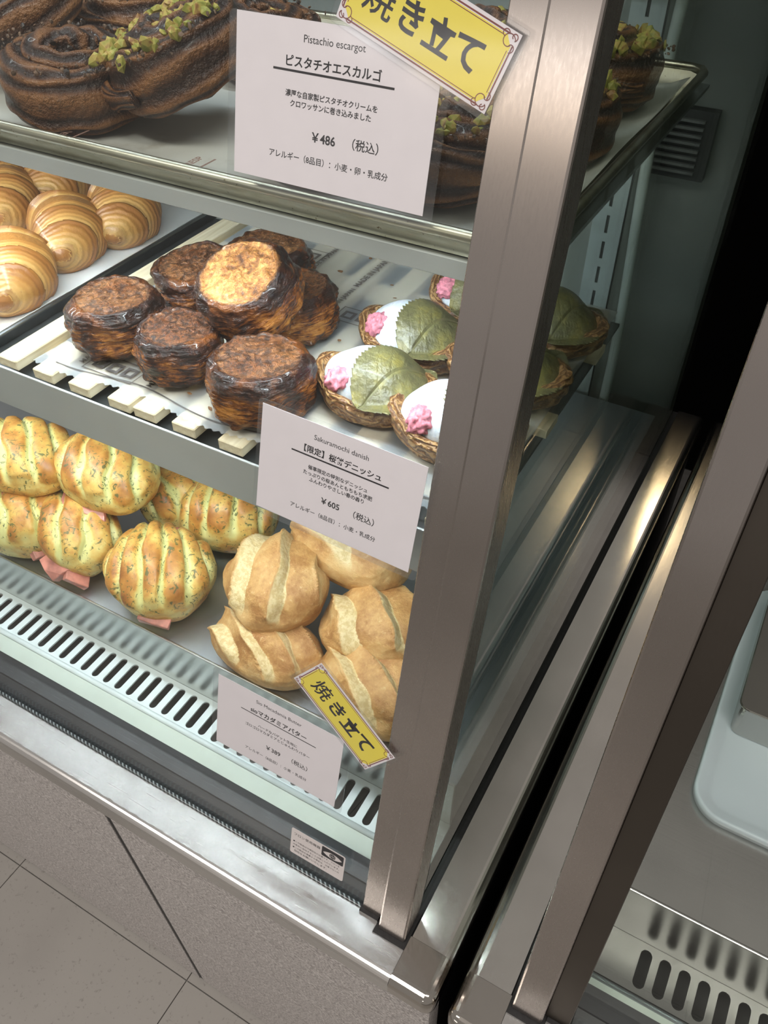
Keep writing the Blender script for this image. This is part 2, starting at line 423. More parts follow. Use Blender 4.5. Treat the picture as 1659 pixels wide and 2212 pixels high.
    B().box(XL, xi - 0.0005, yw + 0.0035, 0.98, zw - 0.010, zw - 0.004).build('deck_plate', STEEL_DECK2 if left else STEEL_DECK, t, **k)
    # body below, base panels, back
    B().prism([(0.2026, -0.0302), (0.2218, ZF + 0.002), (0.2418, ZF + 0.002), (0.2226, -0.0302)], -0.4345 if left else XL, -0.072, 'x').build('base_panel', FELT, t, **k)
    if left:
        B().prism([(0.2026, -0.0302), (0.2218, ZF + 0.002), (0.2418, ZF + 0.002), (0.2226, -0.0302)], XL, -0.4425, 'x').build('base_panel', FELT, t, **k)
        B().prism([(0.2036, -0.0302), (0.2228, ZF + 0.002), (0.2418, ZF + 0.002), (0.2226, -0.0302)], -0.4425, -0.4345, 'x').build('panel_joint', BLACK, t, **k)
    B().box(-0.079, -0.074, 0.225, 1.105, ZF + 0.002, -0.0305).build('side_panel', GAPD, t, **k)
    B().box(XL, -0.117, 1.06, 1.10, -0.06, zt).build('back_wall', simple('case_back_grey' if left else 'case_back_dark', (0.24, 0.265, 0.25) if left else (0.05, 0.05, 0.05), 0.45, nscale=6), t, **k)
    return t
CASE_L = counter('display_case', 'stainless steel display case on the left, full of pastries and breads', None, True)
CASE_R = counter('display_case', 'neighbouring stainless steel display case on the right holding a white tray', MIRX, False)

# rear fittings of the left counter
def slotstrip():
    bb = B(); n, pitch = 26, 0.034
    for i in range(n):
        z0 = i * pitch - 0.02
        for (xa, xb, za, zb) in ((-0.019, -0.002, z0, z0 + pitch), (0.002, 0.019, z0, z0 + pitch), (-0.002, 0.002, z0, z0 + 0.011)):
            bb.box(xa, xb, -0.0015, 0.0, za, zb)
    return bb
slotstrip().build('upright_strip', simple('pale_teal_upright', (0.36, 0.42, 0.43), 0.4, nscale=20, var=0.05), CASE_L, loc=(-0.245, 1.0, 0.0))
B().box(-0.265, -0.225, 1.003, 1.006, -0.02, 0.86).build('upright_backing', VOID, CASE_L)
pts = []
for i in range(25):
    z = -0.02 + i * 0.036
    pts.append((-0.208 + 0.006 * math.sin(z * 9 + 0.6), 1.0, z))
B().tube(pts, 0.0065, 10).build('cable_cover', simple('pale_green_hose', (0.45, 0.52, 0.50), 0.5, nscale=40, var=0.06), CASE_L, smooth=True)
va = PY(1425, 225, 1.04); vb = PY(1515, 395, 1.04)
sbox = B().box(va.x, vb.x, 1.040, 1.055, vb.z, va.z).build('slatted_box', VOID, CASE_L)  # slatted box added by guess for slats showing in the side glass
for i in range(8):
    zz = vb.z + 0.008 + i * (va.z - vb.z - 0.016) / 7.5
    B().box(va.x + 0.008, vb.x - 0.012, 1.034, 1.0395, zz, zz + 0.003).build('box_slat', simple('box_slat_grey', (0.16, 0.17, 0.17), 0.4) if i == 0 else bpy.data.materials['box_slat_grey'], sbox)


# ------------------------------------------------------------------ shelves
def led(name, parent, y, z, power):
    B().box(-1.0, -0.15, y, y + 0.012, z - 0.006, z).build('light_bar', LEDM, parent)
    l = area('shelf_light', (-0.575, y + 0.006, z - 0.0075), (-0.575, y + 0.006 + 0.35, z - 1.0), 0.85, 0.012, power, (0.84, 0.94, 1.0))
    l.parent = parent
    return l
lm = Mt('light_bar_diffuser', (0.9, 0.9, 0.9), 0.4); lm.b.inputs['Emission Color'].default_value = (0.9, 0.96, 1, 1); lm.b.inputs['Emission Strength'].default_value = 2.0
LEDM = lm.m

Z2 = 0.362       # top of the middle shelf plate
DPLATE = simple('dark_grey_shelf_plate', (0.055, 0.06, 0.062), 0.4, nscale=20, var=0.15)
sh2 = B().box(-1.02, -0.138, 0.3485, 0.680, Z2 - 0.003, Z2).build('middle_shelf', DPLATE, CASE_L)
B().box(-1.02, -0.125, 0.346, 0.3483, 0.3291, 0.3711).build('front_lip', LIP, sh2, bevel=0.0008, segs=2)
B().box(-1.02, -0.125, 0.3486, 0.3625, 0.3291, 0.3310).build('lip_return', STEEL_SHELF, sh2)
led('l2', sh2, 0.366, Z2 - 0.004, 2.1)
Z1 = 0.545
sh1 = B().box(-1.02, -0.125, 0.3830, 0.76, Z1 - 0.003, Z1).build('top_shelf', STEEL_SHELF, CASE_L)
B().box(-1.02, -0.125, 0.3805, 0.3828, 0.5335, 0.5455).build('front_lip', LIP, sh1, bevel=0.0008, segs=2)
led('l1', sh1, 0.388, Z1 - 0.004, 3.1)
canopy = B().box(-1.03, -0.118, 0.47, 1.05, 0.9555, 0.975).build('canopy', STEEL_SHELF, CASE_L)
led('l0', canopy, 0.50, 0.955, 1.5)

# ------------------------------------------------------------------ trays, rack, papers
def pan(name, x0, x1, y0, y1, z, h, mat, label, group=None, flare=0.006, rim=0.0035):
    t = empty(name, (0, 0, 0)); tag(t, label, 'tray', group)
    b = B(); th = 0.0012
    o = [(x0, y0), (x1, y0), (x1, y1), (x0, y1)]; i = [(x0 + flare, y0 + flare), (x1 - flare, y0 + flare), (x1 - flare, y1 - flare), (x0 + flare, y1 - flare)]
    vs = [(*p, z + h) for p in o] + [(*p, z) for p in i] + [(*p, z + h) for p in [(a + th * (1 if a == x0 else -1), c + th * (1 if c == y0 else -1)) for a, c in o]] + [(*p, z + th) for p in [(a + th * (1 if a < (x0 + x1) / 2 else -1), c + th * (1 if c < (y0 + y1) / 2 else -1)) for a, c in i]]
    fs = [(4, 5, 6, 7), (12, 15, 14, 13)]
    for k in range(4):
        n = (k + 1) % 4
        fs += [(k, n, 4 + n, 4 + k), (8 + k, 12 + k, 12 + n, 8 + n), (k, 8 + k, 8 + n, n)]
    b.add(vs, fs); b.build('pan_body', mat, t)
    r = rim; c = [(x0, y0), (x1, y0), (x1, y1), (x0, y1)]; loop = []
    for (a, bq), (sx, sy) in zip(c, ((1, 1), (-1, 1), (-1, -1), (1, -1))):
        pts = [(a + sx * 0.012, bq), (a + sx * 0.0035, bq + sy * 0.0035), (a, bq + sy * 0.012)]
        if sx * sy < 0: pts = pts
        loop.append(pts if (sx, sy) in ((-1, 1), (1, -1)) else pts[::-1])
    path = [p for q in loop for p in q]; path = [(p[0], p[1], z + h - r * 0.2) for p in path]; path += [path[0], path[1]]
    B().tube(path, r, 8, False).build('rolled_rim', mat, t, smooth=True)
    return t
pan('baking_tray', -0.98, -0.1265, 0.3795, 0.742, Z1 + 0.0005, 0.0152, TRAY, 'worn metal baking tray on the top shelf under dark glazed pastries', 'trays in the pastry case')
pan('baking_tray', -0.98, -0.5945, 0.352, 0.69, Z2 + 0.0008, 0.013, simple('dark_tray_metal', (0.22, 0.23, 0.23), 0.35, 1.0, nscale=40), 'dark metal baking tray holding the croissants', 'trays in the pastry case', 0.004, 0.0022)

def sheet(name, x0, x1, y0, y1, z, mat, label, front=None, zfn=None, nu=60, nv=30, cat='paper'):
    fr = front or (lambda x: y0)
    def fn(a, b):
        x = lerp(x0, x1, a); ya = fr(x); y = lerp(ya, y1, b)
        return (x, y, z + (zfn(x, y) if zfn else 0)), 0.0
    b = B().grid(nu, nv, fn)
    o = b.build(name, mat, None, smooth=True)
    tag(o, label, cat)
    if mat is not PAPER_T:
        md = o.modifiers.new('thickness', 'SOLIDIFY'); md.thickness = 0.00025
    return o
# greasy printed paper in the top tray
ZP1 = Z1 + 0.0030
pp1 = sheet('tray_paper', -0.96, -0.1355, 0.392, 0.728, ZP1, PAPER_G, 'greasy grey printed paper lining the top baking tray',
            front=lambda x: 0.3905 + 0.003 * math.sin(x * 21), zfn=lambda x, y: 0.0085 * sstep(0.415, 0.390, y) + 0.0009 * math.sin(x * 60 + y * 40) + 0.008 * sstep(-0.155, -0.137, x))
ZP2C = Z2 + 0.0035
pp2 = sheet('tray_paper', -0.968, -0.602, 0.358, 0.684, ZP2C, PAPER_C, 'plain white paper under the croissants',
            zfn=lambda x, y: 0.0006 * math.sin(x * 50 + y * 30) + 0.008 * sstep(-0.612, -0.603, x))
# slatted wooden rack
rack = empty('wooden_rack'); tag(rack, 'pale wooden slatted rack lying on the middle shelf', 'rack')
for y in (0.392, 0.500, 0.615):
    B().box(-0.575, -0.135, y - 0.012, y + 0.012, Z2 + 0.0003, Z2 + 0.0075).build('crossbar', WOOD, rack)
sm = B().box(-0.011, 0.011, 0.342 + 0.008, 0.668, 0, 0.009).mesh('slat', bevel=0.0008, segs=1)
xs = [-0.556, -0.5155, -0.476, -0.4345, -0.4085, -0.3705, -0.327, -0.285, -0.242, -0.199, -0.157]
for i, x in enumerate(xs):
    obj('slat', sm, WOOD, rack, loc=(x, 0, Z2 + 0.0077))
ZP = Z2 + 0.0178
def pf(x): return 0.3585 + 0.0045 * math.sin(x * 42 + 0.8) + 0.0012 * math.sin(x * 900)
def pz(x, y): return 0.0006 * math.sin(x * 55) + 0.0022 * sstep(0.39, 0.352, y) * (0.5 + 0.5 * math.sin(x * 48 + 0.5))
pp3 = sheet('printed_paper', -0.531, -0.1395, 0.352, 0.669, ZP, PAPER_T, 'thin white printed bakery paper under the caramelised pastries', front=pf, zfn=pz, nu=280, nv=36)
def on_paper(x, y): return ZP + pz(x, y) + 0.0006
# printed border line along the wavy front edge
pts = []
b = B()
vs = []; fs = []
N_ = 150
for i in range(N_ + 1):
    x = lerp(-0.512, -0.142, i / N_); y = 0.3585 + 0.0045 * math.sin(x * 42 + 0.8) + 0.0085
    vs += [(x, y, on_paper(x, y)), (x, y + 0.0016, on_paper(x, y + 0.0016))]
for i in range(N_): fs.append((2 * i, 2 * i + 2, 2 * i + 3, 2 * i + 1))
B().add(vs, fs).build('printed_line', INKG, pp3)

# ------------------------------------------------------------------ lettering
FONTC = {}
def text_mesh(body, size=1.0, bold=0.0, shear=0.0):
    c = bpy.data.curves.new('lettering', 'FONT'); c.body = body; c.size = size; c.offset = bold; c.shear = shear; c.resolution_u = 3
    o = bpy.data.objects.new('lettering', c); COL.objects.link(o)
    dg = bpy.context.evaluated_depsgraph_get()
    me = bpy.data.meshes.new_from_object(o.evaluated_get(dg))
    vs = [v.co.copy() for v in me.vertices]; fs = [tuple(p.vertices) for p in me.polygons]
    bpy.data.objects.remove(o); bpy.data.curves.remove(c); bpy.data.meshes.remove(me)
    return vs, fs
def put_text(bb, body, cxm, cym, width, z, bold=0.0, hfix=None, rot=0.0, yscale=1.0):
    vs, fs = text_mesh(body, 1.0, bold)
    xa = min(v.x for v in vs); xb = max(v.x for v in vs); ya = min(v.y for v in vs); yb = max(v.y for v in vs)
    k = width / (xb - xa); ky = k * yscale if hfix is None else hfix / (yb - ya)
    ca, sa = math.cos(rot), math.sin(rot); out = []
    for v in vs:
        x = (v.x - (xa + xb) / 2) * k; y = (v.y - (ya + yb) / 2) * ky
        out.append((cxm + x * ca - y * sa, cym + x * sa + y * ca, z))
    bb.add(out, fs); return bb
# print on the papers
def ptext(body, x, y, wd, rot, zz, mat, par):
    put_text(B(), body, x, y, wd, zz, 0.03, None, rot).build('printed_text', mat, par)
for (u, v, wd) in ((165, 790, 0.050), (318, 838, 0.050), (470, 893, 0.050), (610, 725, 0.060), (735, 650, 0.050), (690, 815, 0.055), (805, 590, 0.060), (700, 560, 0.05)):
    q = PZ(u, v, ZP + 0.0014); ptext('MADE IN JAPAN', q.x, max(q.y, 0.374 + wd / 2), wd, PI / 2, ZP + 0.0014, INKG, pp3)
for (u, v) in ((250, 795), (785, 690), (650, 545)):
    q = PZ(u, v, ZP + 0.0014); x, y = q.x, q.y
    tb = B()
    o_, i_ = [(-0.026, -0.012), (0.026, -0.012), (0.026, 0.012), (-0.026, 0.012)], [(-0.0248, -0.0108), (0.0248, -0.0108), (0.0248, 0.0108), (-0.0248, 0.0108)]
    tb.add([(x + a, y + c, ZP + 0.0014) for a, c in o_ + i_], [(k, (k + 1) % 4, 4 + (k + 1) % 4, 4 + k) for k in range(4)])
    for x0 in (-0.021, -0.006, 0.009):
        w_ = 0.012; q4 = [(x0, -0.006), (x0 + w_, -0.006), (x0 + w_, 0.006), (x0, 0.006)]
        q2 = [(x0 + 0.003, -0.003), (x0 + w_ - 0.003, -0.003), (x0 + w_ - 0.003, 0.003), (x0 + 0.003, 0.003)]
        tb.add([(x + a, y + c, ZP + 0.0014) for a, c in q4 + q2], [(k, (k + 1) % 4, 4 + (k + 1) % 4, 4 + k) for k in range(4)])
    e_ = tb.build('printed_emblem', INKG, pp3); e_['kind'] = 'stuff'
z1t = ZP1 + 0.0092
for body, x, wd in (('ENV', -0.470, 0.013), ('RESP', -0.3625, 0.015)):
    ptext(body, x, 0.3985, wd, PI / 2, z1t, INKB, pp1)
    B().box(x + 0.0095, x + 0.0110, 0.3915, 0.4075, z1t, z1t + 0.0001).build('printed_line', INKB, pp1)

# ------------------------------------------------------------------ cards on the glass
GP = gplane(0.2352)
def on_glass(name, cxm, cym, ang, label, cat, group):
    t = empty(name); t.matrix_world = GP @ Matrix.Translation((cxm, cym, 0.0)) @ Matrix.Rotation(math.radians(ang), 4, 'Z')
    tag(t, label, cat, group); return t
def rrect(hw, hh, r, n=5):
    pts = []
    for sx, sy, a0 in ((1, 1, 0), (-1, 1, PI / 2), (-1, -1, PI), (1, -1, 1.5 * PI)):
        for i in range(n): a = a0 + PI / 2 * i / (n - 1); pts.append((sx * (hw - r) + r * math.cos(a), sy * (hh - r) + r * math.sin(a)))
    return pts
mm = 0.001
def price_card(cxm, cym, ang, hw, hh, lines, label, soff=(0, 0), sw=(65, 43.5)):
    t = on_glass('price_card', cxm, cym, ang, label, 'price card', 'price cards on the glass')
    s_ = B().prism([(x + soff[0] * mm, y + soff[1] * mm) for x, y in rrect(sw[0] * mm, sw[1] * mm, 3 * mm)], 0.0, 0.0010, 'z').build('plastic_sleeve', SLEEVE, t)
    B().box(-hw * mm, hw * mm, -hh * mm, hh * mm, 0.0003, 0.0007).build('paper_insert', CARD, t)
    b = B()
    for (body, x, y, wd, bold) in lines:
        if body is None: b.box((x - wd / 2) * mm, (x + wd / 2) * mm, (y - bold) * mm, (y + bold) * mm, 0.00074, 0.00076)
        else: put_text(b, body, x * mm, y * mm, wd * mm, 0.00075, bold)
    b.build('printed_text', INK, t)
    return t
BD = 0.022
price_card(-0.2445, 0.6260, -0.4, 60, 39.2, [
    ('Pistachio escargot', 0, 30.6, 36, 0), ('ピスタチオエスカルゴ', 0, 20.6, 56.5, BD), (None, 0, 16.0, 72, 0.55),
    ('濃厚な自家製ピスタチオクリームを', 0, 5.6, 55.5, BD * .8), ('クロワッサンに巻き込みました', 0, 1.0, 49, BD * .8),
    ('￥486', -2.6, -13.2, 14.6, BD), ('（税込）', 22.8, -12.6, 15.5, BD * .5), ('アレルギー（8品目）：小麦・卵・乳成分', 0.6, -24.8, 74, BD * .5)],
    'white price card for pistachio escargot, topmost of the three cards', (0.4, -3.0), (65, 42.5))
price_card(-0.2210, 0.4104, -2.0, 60, 39.2, [
    ('Sakuramochi danish', 0.5, 29.6, 40, 0), ('【限定】桜餅デニッシュ', 2.3, 19.8, 57, BD), (None, 0.7, 15.0, 72.4, 0.55),
    ('催事限定の特別なデニッシュ', 0.4, 7.1, 44.5, BD * .8), ('たっぷりの桜あんともちもち求肥', 0.9, 2.5, 52, BD * .8), ('ふんわりやさしい春の香り', 0.6, -1.7, 41.5, BD * .8),
    ('￥605', -2.5, -13.6, 14.2, BD), ('（税込）', 23, -14.0, 15.5, BD * .5), ('アレルギー（8品目）：小麦・乳成分', 0.4, -25.8, 66, BD * .5)],
    'white price card for sakuramochi danish, middle of the three cards', (1.5, -0.6), (64.5, 43.0))
price_card(-0.2548, 0.1561, -1.5, 60.5, 39.6, [
    ('Sio Macadamia Butter', 0, 31.6, 44, 0), ('sioマカダミアバター', 0.3, 20.6, 54.5, BD), (None, 0.2, 16.0, 73.5, 0.4),
    ('ハードなバゲット生地に', 0.7, 5.7, 38.5, BD * .5), ('ゴロゴロマカダミアとじゅんわりバター', 0.6, 1.2, 63.5, BD * .5),
    ('￥389', -2.2, -14.2, 14.4, BD * .7), ('（税込）', 24, -13.6, 15.5, BD * .3), ('アレルギー（8品目）：小麦・乳成分', 1.0, -26.6, 62, BD * .3)],
    'white price card for macadamia butter bread, lowest of the three cards', (0.8, 1.0), (66.5, 44.5))

def fresh_tag(cxm, cym, ang, label):
    t = on_glass('fresh_baked_tag', cxm, cym, ang, label, 'tag', 'yellow tags on the glass')
    for c in (t,): c.matrix_world = c.matrix_world @ Matrix.Translation((0, 0, 0.0013))
    B().prism(rrect(48.0 * mm, 20.6 * mm, 1.5 * mm), 0.0, 0.0010, 'z').build('plastic_sleeve', SLEEVE, t)
    B().box(-45 * mm, 45 * mm, -17.8 * mm, 17.8 * mm, 0.0003, 0.0006).build('paper_insert', CARD, t)
    hw, hh, c = 42.2 * mm, 15.2 * mm, 3.6 * mm
    notch = []
    for sx, sy in ((1, 1), (-1, 1), (-1, -1), (1, -1)):
        q = [(sx * hw, sy * (hh - c)), (sx * (hw - 0.3 * c), sy * (hh - 0.75 * c)), (sx * (hw - 0.75 * c), sy * (hh - 0.3 * c)), (sx * (hw - c), sy * hh)]
        notch += q if sx * sy > 0 else q[::-1]
    B().prism(notch, 0.00062, 0.00068, 'z').build('yellow_field', YELLOW, t)
    b = B()
    def frame(hw, hh, wd, cut):
        for sy in (-1, 1): b.box(-hw + cut, hw - cut, sy * hh - wd / 2, sy * hh + wd / 2, 0.00069, 0.00071)
        for sx in (-1, 1): b.box(sx * hw - wd / 2, sx * hw + wd / 2, -hh + cut, hh - cut, 0.00069, 0.00071)
    frame(43.0 * mm, 16.0 * mm, 0.7 * mm, 4 * mm); frame(41.4 * mm, 14.4 * mm, 0.35 * mm, 5 * mm)
    for sx in (-1, 1):                      # curled corner ornaments
        for sy in (-1, 1):
            for (ox, oy, r, a0, a1) in ((40.2, 13.2, 3.3, 0.3, 5.6), (42.3, 15.6, 1.6, -1.2, 4.2), (37.6, 15.4, 1.9, 0.2, 4.6), (42.4, 10.9, 1.9, -1.6, 3.0)):
                vs = []; fs = []; n = 16
                for i in range(n + 1):
                    a = lerp(a0, a1, i / n); rr = r * (1 - 0.35 * i / n)
                    for w_ in (-0.22, 0.22):
                        vs.append((sx * (ox + (rr + w_) * math.cos(a)) * mm, sy * (oy + (rr + w_) * math.sin(a)) * mm, 0.00072))
                for i in range(n): fs.append((2 * i, 2 * i + 2, 2 * i + 3, 2 * i + 1))
                b.add(vs, fs)
    b.build('printed_border', INKR, t)
    b = B()
    for ch, x, h in (('焼', -26, 16.5), ('き', -7.5, 14.5), ('立', 9.0, 15.5), ('て', 24.5, 14.0)):
        vs, fs = text_mesh(ch, 1.0, 0.010 if ch == '焼' else 0.026)
        ya = min(v.y for v in vs); yb = max(v.y for v in vs); xa = min(v.x for v in vs); xb = max(v.x for v in vs)
        k = h * mm / (yb - ya)
        b.add([((x * mm + (v.x - (xa + xb) / 2) * k), (v.y - (ya + yb) / 2) * k, 0.00071) for v in vs], fs)
    b.build('printed_text', INK, t)
fresh_tag(-0.1955, 0.6700, -20.0, 'yellow freshly baked tag taped slanting over the top price card')
fresh_tag(-0.1955, 0.2192, -39.5, 'yellow freshly baked tag taped slanting beside the lowest price card')

t = on_glass('notice_sticker', -0.2065, 0.0435, -0.5, 'small grey refrigerant notice sticker with an eye emblem near the rail', 'sticker', None)
B().prism(rrect(27.5 * mm, 16.8 * mm, 2 * mm), 0.0, 0.0002, 'z').build('sticker_base', STICK, t)
B().prism([(x + 15 * mm, y + 9.2 * mm) for x, y in rrect(11 * mm, 6.2 * mm, 1.2 * mm)], 0.0002, 0.00026, 'z').build('emblem_panel', INK, t)
eye = []
for i in range(16): a = i / 15; eye.append((lerp(5.5, 24.5, a), 8.4 + 3.4 * math.sin(PI * a) ** 0.8))
for i in range(1, 15): a = 1 - i / 15; eye.append((lerp(5.5, 24.5, a), 8.4 - 3.4 * math.sin(PI * a) ** 0.8))
B().prism([(x * mm, y * mm) for x, y in eye], 0.00027, 0.0003, 'z').build('emblem_eye', STICK, t)
B().prism([(15 * mm + 3.1 * mm * math.cos(2 * PI * i / 24), 8.4 * mm + 3.1 * mm * math.sin(2 * PI * i / 24)) for i in range(24)], 0.00031, 0.00034, 'z').build('emblem_globe', INK, t)
b = B()
for dx in (-1.6, 0, 1.6): b.box((15 + dx - 0.12) * mm, (15 + dx + 0.12) * mm, 5.8 * mm, 11.0 * mm, 0.00035, 0.00036)
b.box(12.2 * mm, 17.8 * mm, 8.28 * mm, 8.52 * mm, 0.00035, 0.00036)
b.build('emblem_lines', STICK, t)
b = B()
put_text(b, 'フロン使用機器', -11 * mm, 10.4 * mm, 27 * mm, 0.00028, 0.0)
for i, s_ in enumerate(('●この製品は冷媒回収が必要です。フロンを', '大気中に放出することは禁じられています。', '●この製品を廃棄する場合は、冷媒フロンの', '回収をお願いいたします。')):
    put_text(b, s_, (-1 if i < 3 else -6) * mm, (0.6 - i * 4.2) * mm, (48 if i < 3 else 34) * mm, 0.00028, 0.0)
b.build('printed_text', INK, t)

# ------------------------------------------------------------------ bakery: materials
def kouign_mat():
    m = Mt('caramelised_pastry', (0.3, 0.12, 0.04), 0.3, coat=0.35, spec=0.3)
    v = m.coords('Object'); x, y, z = m.xyz(v)
    r = m.math('SQRT', m.math('ADD', m.math('MULTIPLY', x, x), m.math('MULTIPLY', y, y)))
    tn = m.tone()
    nb = m.noise(v, 38, 4, 0.6); nf = m.noise(v, 260, 4, 0.7); nl = m.noise(m.coords('Object', (1, 1, 5)), 90, 3, 0.6, 0.6)
    side = m.ramp(m.math('ADD', m.math('MULTIPLY', nb, 0.6), m.math('MULTIPLY', nl, 0.4)), [(0.40, (0.014, 0.004, 0.002)), (0.475, (0.065, 0.018, 0.005)), (0.54, (0.22, 0.068, 0.010)), (0.63, (0.50, 0.20, 0.035))])
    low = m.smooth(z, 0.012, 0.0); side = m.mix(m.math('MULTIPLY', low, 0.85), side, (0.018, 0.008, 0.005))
    rim = m.ramp(m.math('ADD', m.math('MULTIPLY', nb, 0.85), m.math('MULTIPLY', nf, 0.15)), [(0.42, (0.008, 0.003, 0.002)), (0.52, (0.035, 0.009, 0.003)), (0.64, (0.15, 0.045, 0.008))])
    wob = m.math('MULTIPLY_ADD', nb, 0.014, -0.007)
    c = m.mix(m.smooth(m.math('ADD', z, wob), 0.030, 0.043), side, rim)
    crumb = m.ramp(m.math('ADD', m.math('MULTIPLY', nf, 0.7), m.math('MULTIPLY', nb, 0.3)), [(0.40, (0.020, 0.008, 0.004)), (0.5, (0.085, 0.030, 0.012)), (0.60, (0.20, 0.085, 0.036))])
    gold = m.ramp(m.math('ADD', m.math('MULTIPLY', nf, 0.45), m.math('MULTIPLY', nb, 0.55)), [(0.38, (0.06, 0.018, 0.005)), (0.48, (0.26, 0.10, 0.025)), (0.60, (0.55, 0.29, 0.09))])
    nm = m.noise(v, 85, 3, 0.6); crumb = m.mix(m.math('MULTIPLY', m.smooth(nm, 0.42, 0.62), 0.75), crumb, (0.15, 0.046, 0.014), 'MIX'); crumb = m.mix(m.math('MULTIPLY', m.smooth(nf, 0.52, 0.44), 0.8), crumb, (0.022, 0.009, 0.005)); topc = m.mix(tn, crumb, gold)
    rw = m.math('ADD', r, m.math('MULTIPLY_ADD', nb, 0.016, -0.008))
    tm = m.math('MULTIPLY', m.smooth(rw, 0.0315, 0.0275), m.smooth(z, 0.036, 0.042))
    m.col(m.mix(tm, c, topc))
    m.rough(m.math('MULTIPLY_ADD', tm, 0.25, m.math('MULTIPLY_ADD', nf, 0.22, 0.05)))
    m.L(m.math('MULTIPLY_ADD', tm, -0.25, 0.32), m.b, 'Coat Weight')
    m.bump(m.math('ADD', m.math('MULTIPLY', nf, 1.1), nl), 0.7, 0.0030); return m.m
KOUIGN = kouign_mat()
def croissant_mat():
    m = Mt('croissant_crust', (0.6, 0.33, 0.1), 0.38, coat=0.15); v = m.coords('Object'); a = m.attr()
    n = m.noise(v, 55, 4, 0.6); nf = m.noise(v, 300, 3)
    fine = m.math('SINE', m.math('MULTIPLY', m.math('ADD', a, m.math('MULTIPLY', n, 0.25)), 34.0))
    f = m.math('ADD', m.math('ADD', a, m.math('MULTIPLY', fine, 0.045)), m.math('MULTIPLY_ADD', n, 0.5, -0.25))
    c = m.ramp(f, [(0.0, (0.30, 0.12, 0.025)), (0.2, (0.27, 0.10, 0.02)), (0.42, (0.42, 0.19, 0.045)), (0.62, (0.50, 0.26, 0.07)), (0.82, (0.56, 0.33, 0.11)), (1.0, (0.19, 0.06, 0.012))])
    m.col(m.mix(m.math('MULTIPLY', m.smooth(nf, 0.55, 0.75), 0.35), c, (0.25, 0.10, 0.025))); m.bump(m.math('ADD', fine, nf), 0.25, 0.0012); return m.m
CROIS = croissant_mat()
def herb_mat():
    m = Mt('herb_roll_crust', (0.7, 0.5, 0.18), 0.45, coat=0.1, sss=0.05); v = m.coords('Object'); a = m.attr()
    n = m.noise(v, 32, 4); nf = m.noise(v, 160, 4, 0.7, 0.5); ng = m.noise(m.coords('Object', (1, 1, 1)), 120, 4, 0.7, 1.5)
    f = m.math('ADD', m.math('MULTIPLY', n, 0.9), m.math('MULTIPLY_ADD', a, 0.40, -0.22))
    c = m.ramp(f, [(0.33, (0.70, 0.66, 0.28)), (0.46, (0.72, 0.60, 0.22)), (0.55, (0.68, 0.43, 0.11)), (0.66, (0.52, 0.23, 0.045)), (0.78, (0.33, 0.12, 0.025))])
    c = m.mix(m.math('MULTIPLY', m.smooth(ng, 0.56, 0.61), 0.88), c, (0.085, 0.105, 0.03)); m.col(c); m.bump(nf, 0.25, 0.0015); return m.m
HERB = herb_mat()
def maca_mat():
    m = Mt('baguette_roll_crust', (0.6, 0.38, 0.15), 0.55, sss=0.03); v = m.coords('Object'); a = m.attr()
    n = m.noise(v, 28, 4); nf = m.noise(v, 210, 4, 0.7)
    crust = m.ramp(m.math('ADD', m.math('MULTIPLY', n, 0.75), m.math('MULTIPLY', nf, 0.25)), [(0.38, (0.36, 0.16, 0.045)), (0.5, (0.53, 0.29, 0.10)), (0.64, (0.66, 0.43, 0.19))])
    am = m.math('ADD', a, m.math('MULTIPLY_ADD', nf, 1.0, m.math('MULTIPLY_ADD', n, 0.9, -0.95)))
    inner = m.mix(m.smooth(nf, 0.4, 0.6), (0.62, 0.44, 0.20), (0.76, 0.60, 0.33))
    c = m.mix(m.smooth(am, 0.62, 0.18), crust, inner)
    c = m.mix(m.math('MULTIPLY', m.smooth(nf, 0.60, 0.72), 0.25), c, (0.80, 0.68, 0.45)); m.col(c); m.bump(nf, 0.6, 0.0022); return m.m
MACA = maca_mat()
def choc_mat():
    m = Mt('dark_glazed_pastry', (0.1, 0.04, 0.02), 0.3, coat=0.15); v = m.coords('Object'); a = m.attr()
    n = m.noise(v, 30, 4); nf = m.noise(v, 260, 3, 0.65)
    f = m.math('ADD', m.math('MULTIPLY', n, 0.7), m.math('MULTIPLY_ADD', a, 0.5, -0.1))
    c = m.ramp(f, [(0.30, (0.022, 0.009, 0.006)), (0.48, (0.065, 0.024, 0.011)), (0.62, (0.15, 0.058, 0.020)), (0.80, (0.27, 0.115, 0.038))])
    m.col(m.mix(m.math('MULTIPLY', m.smooth(nf, 0.6, 0.72), 0.5), c, (0.20, 0.13, 0.09)))
    m.rough(m.math('MULTIPLY_ADD', nf, 0.5, 0.22)); m.bump(m.math('ADD', m.math('MULTIPLY', nf, 2.0), a), 0.7, 0.0028); return m.m
CHOC = choc_mat()
def pist_mat():
    m = Mt('chopped_pistachio', (0.5, 0.5, 0.1), 0.55, sss=0.05); v = m.coords('Object'); n = m.noise(v, 140, 2)
    m.col(m.ramp(n, [(0.36, (0.26, 0.27, 0.045)), (0.46, (0.40, 0.36, 0.08)), (0.55, (0.50, 0.37, 0.10)), (0.66, (0.30, 0.15, 0.05))])); return m.m
PIST = pist_mat()
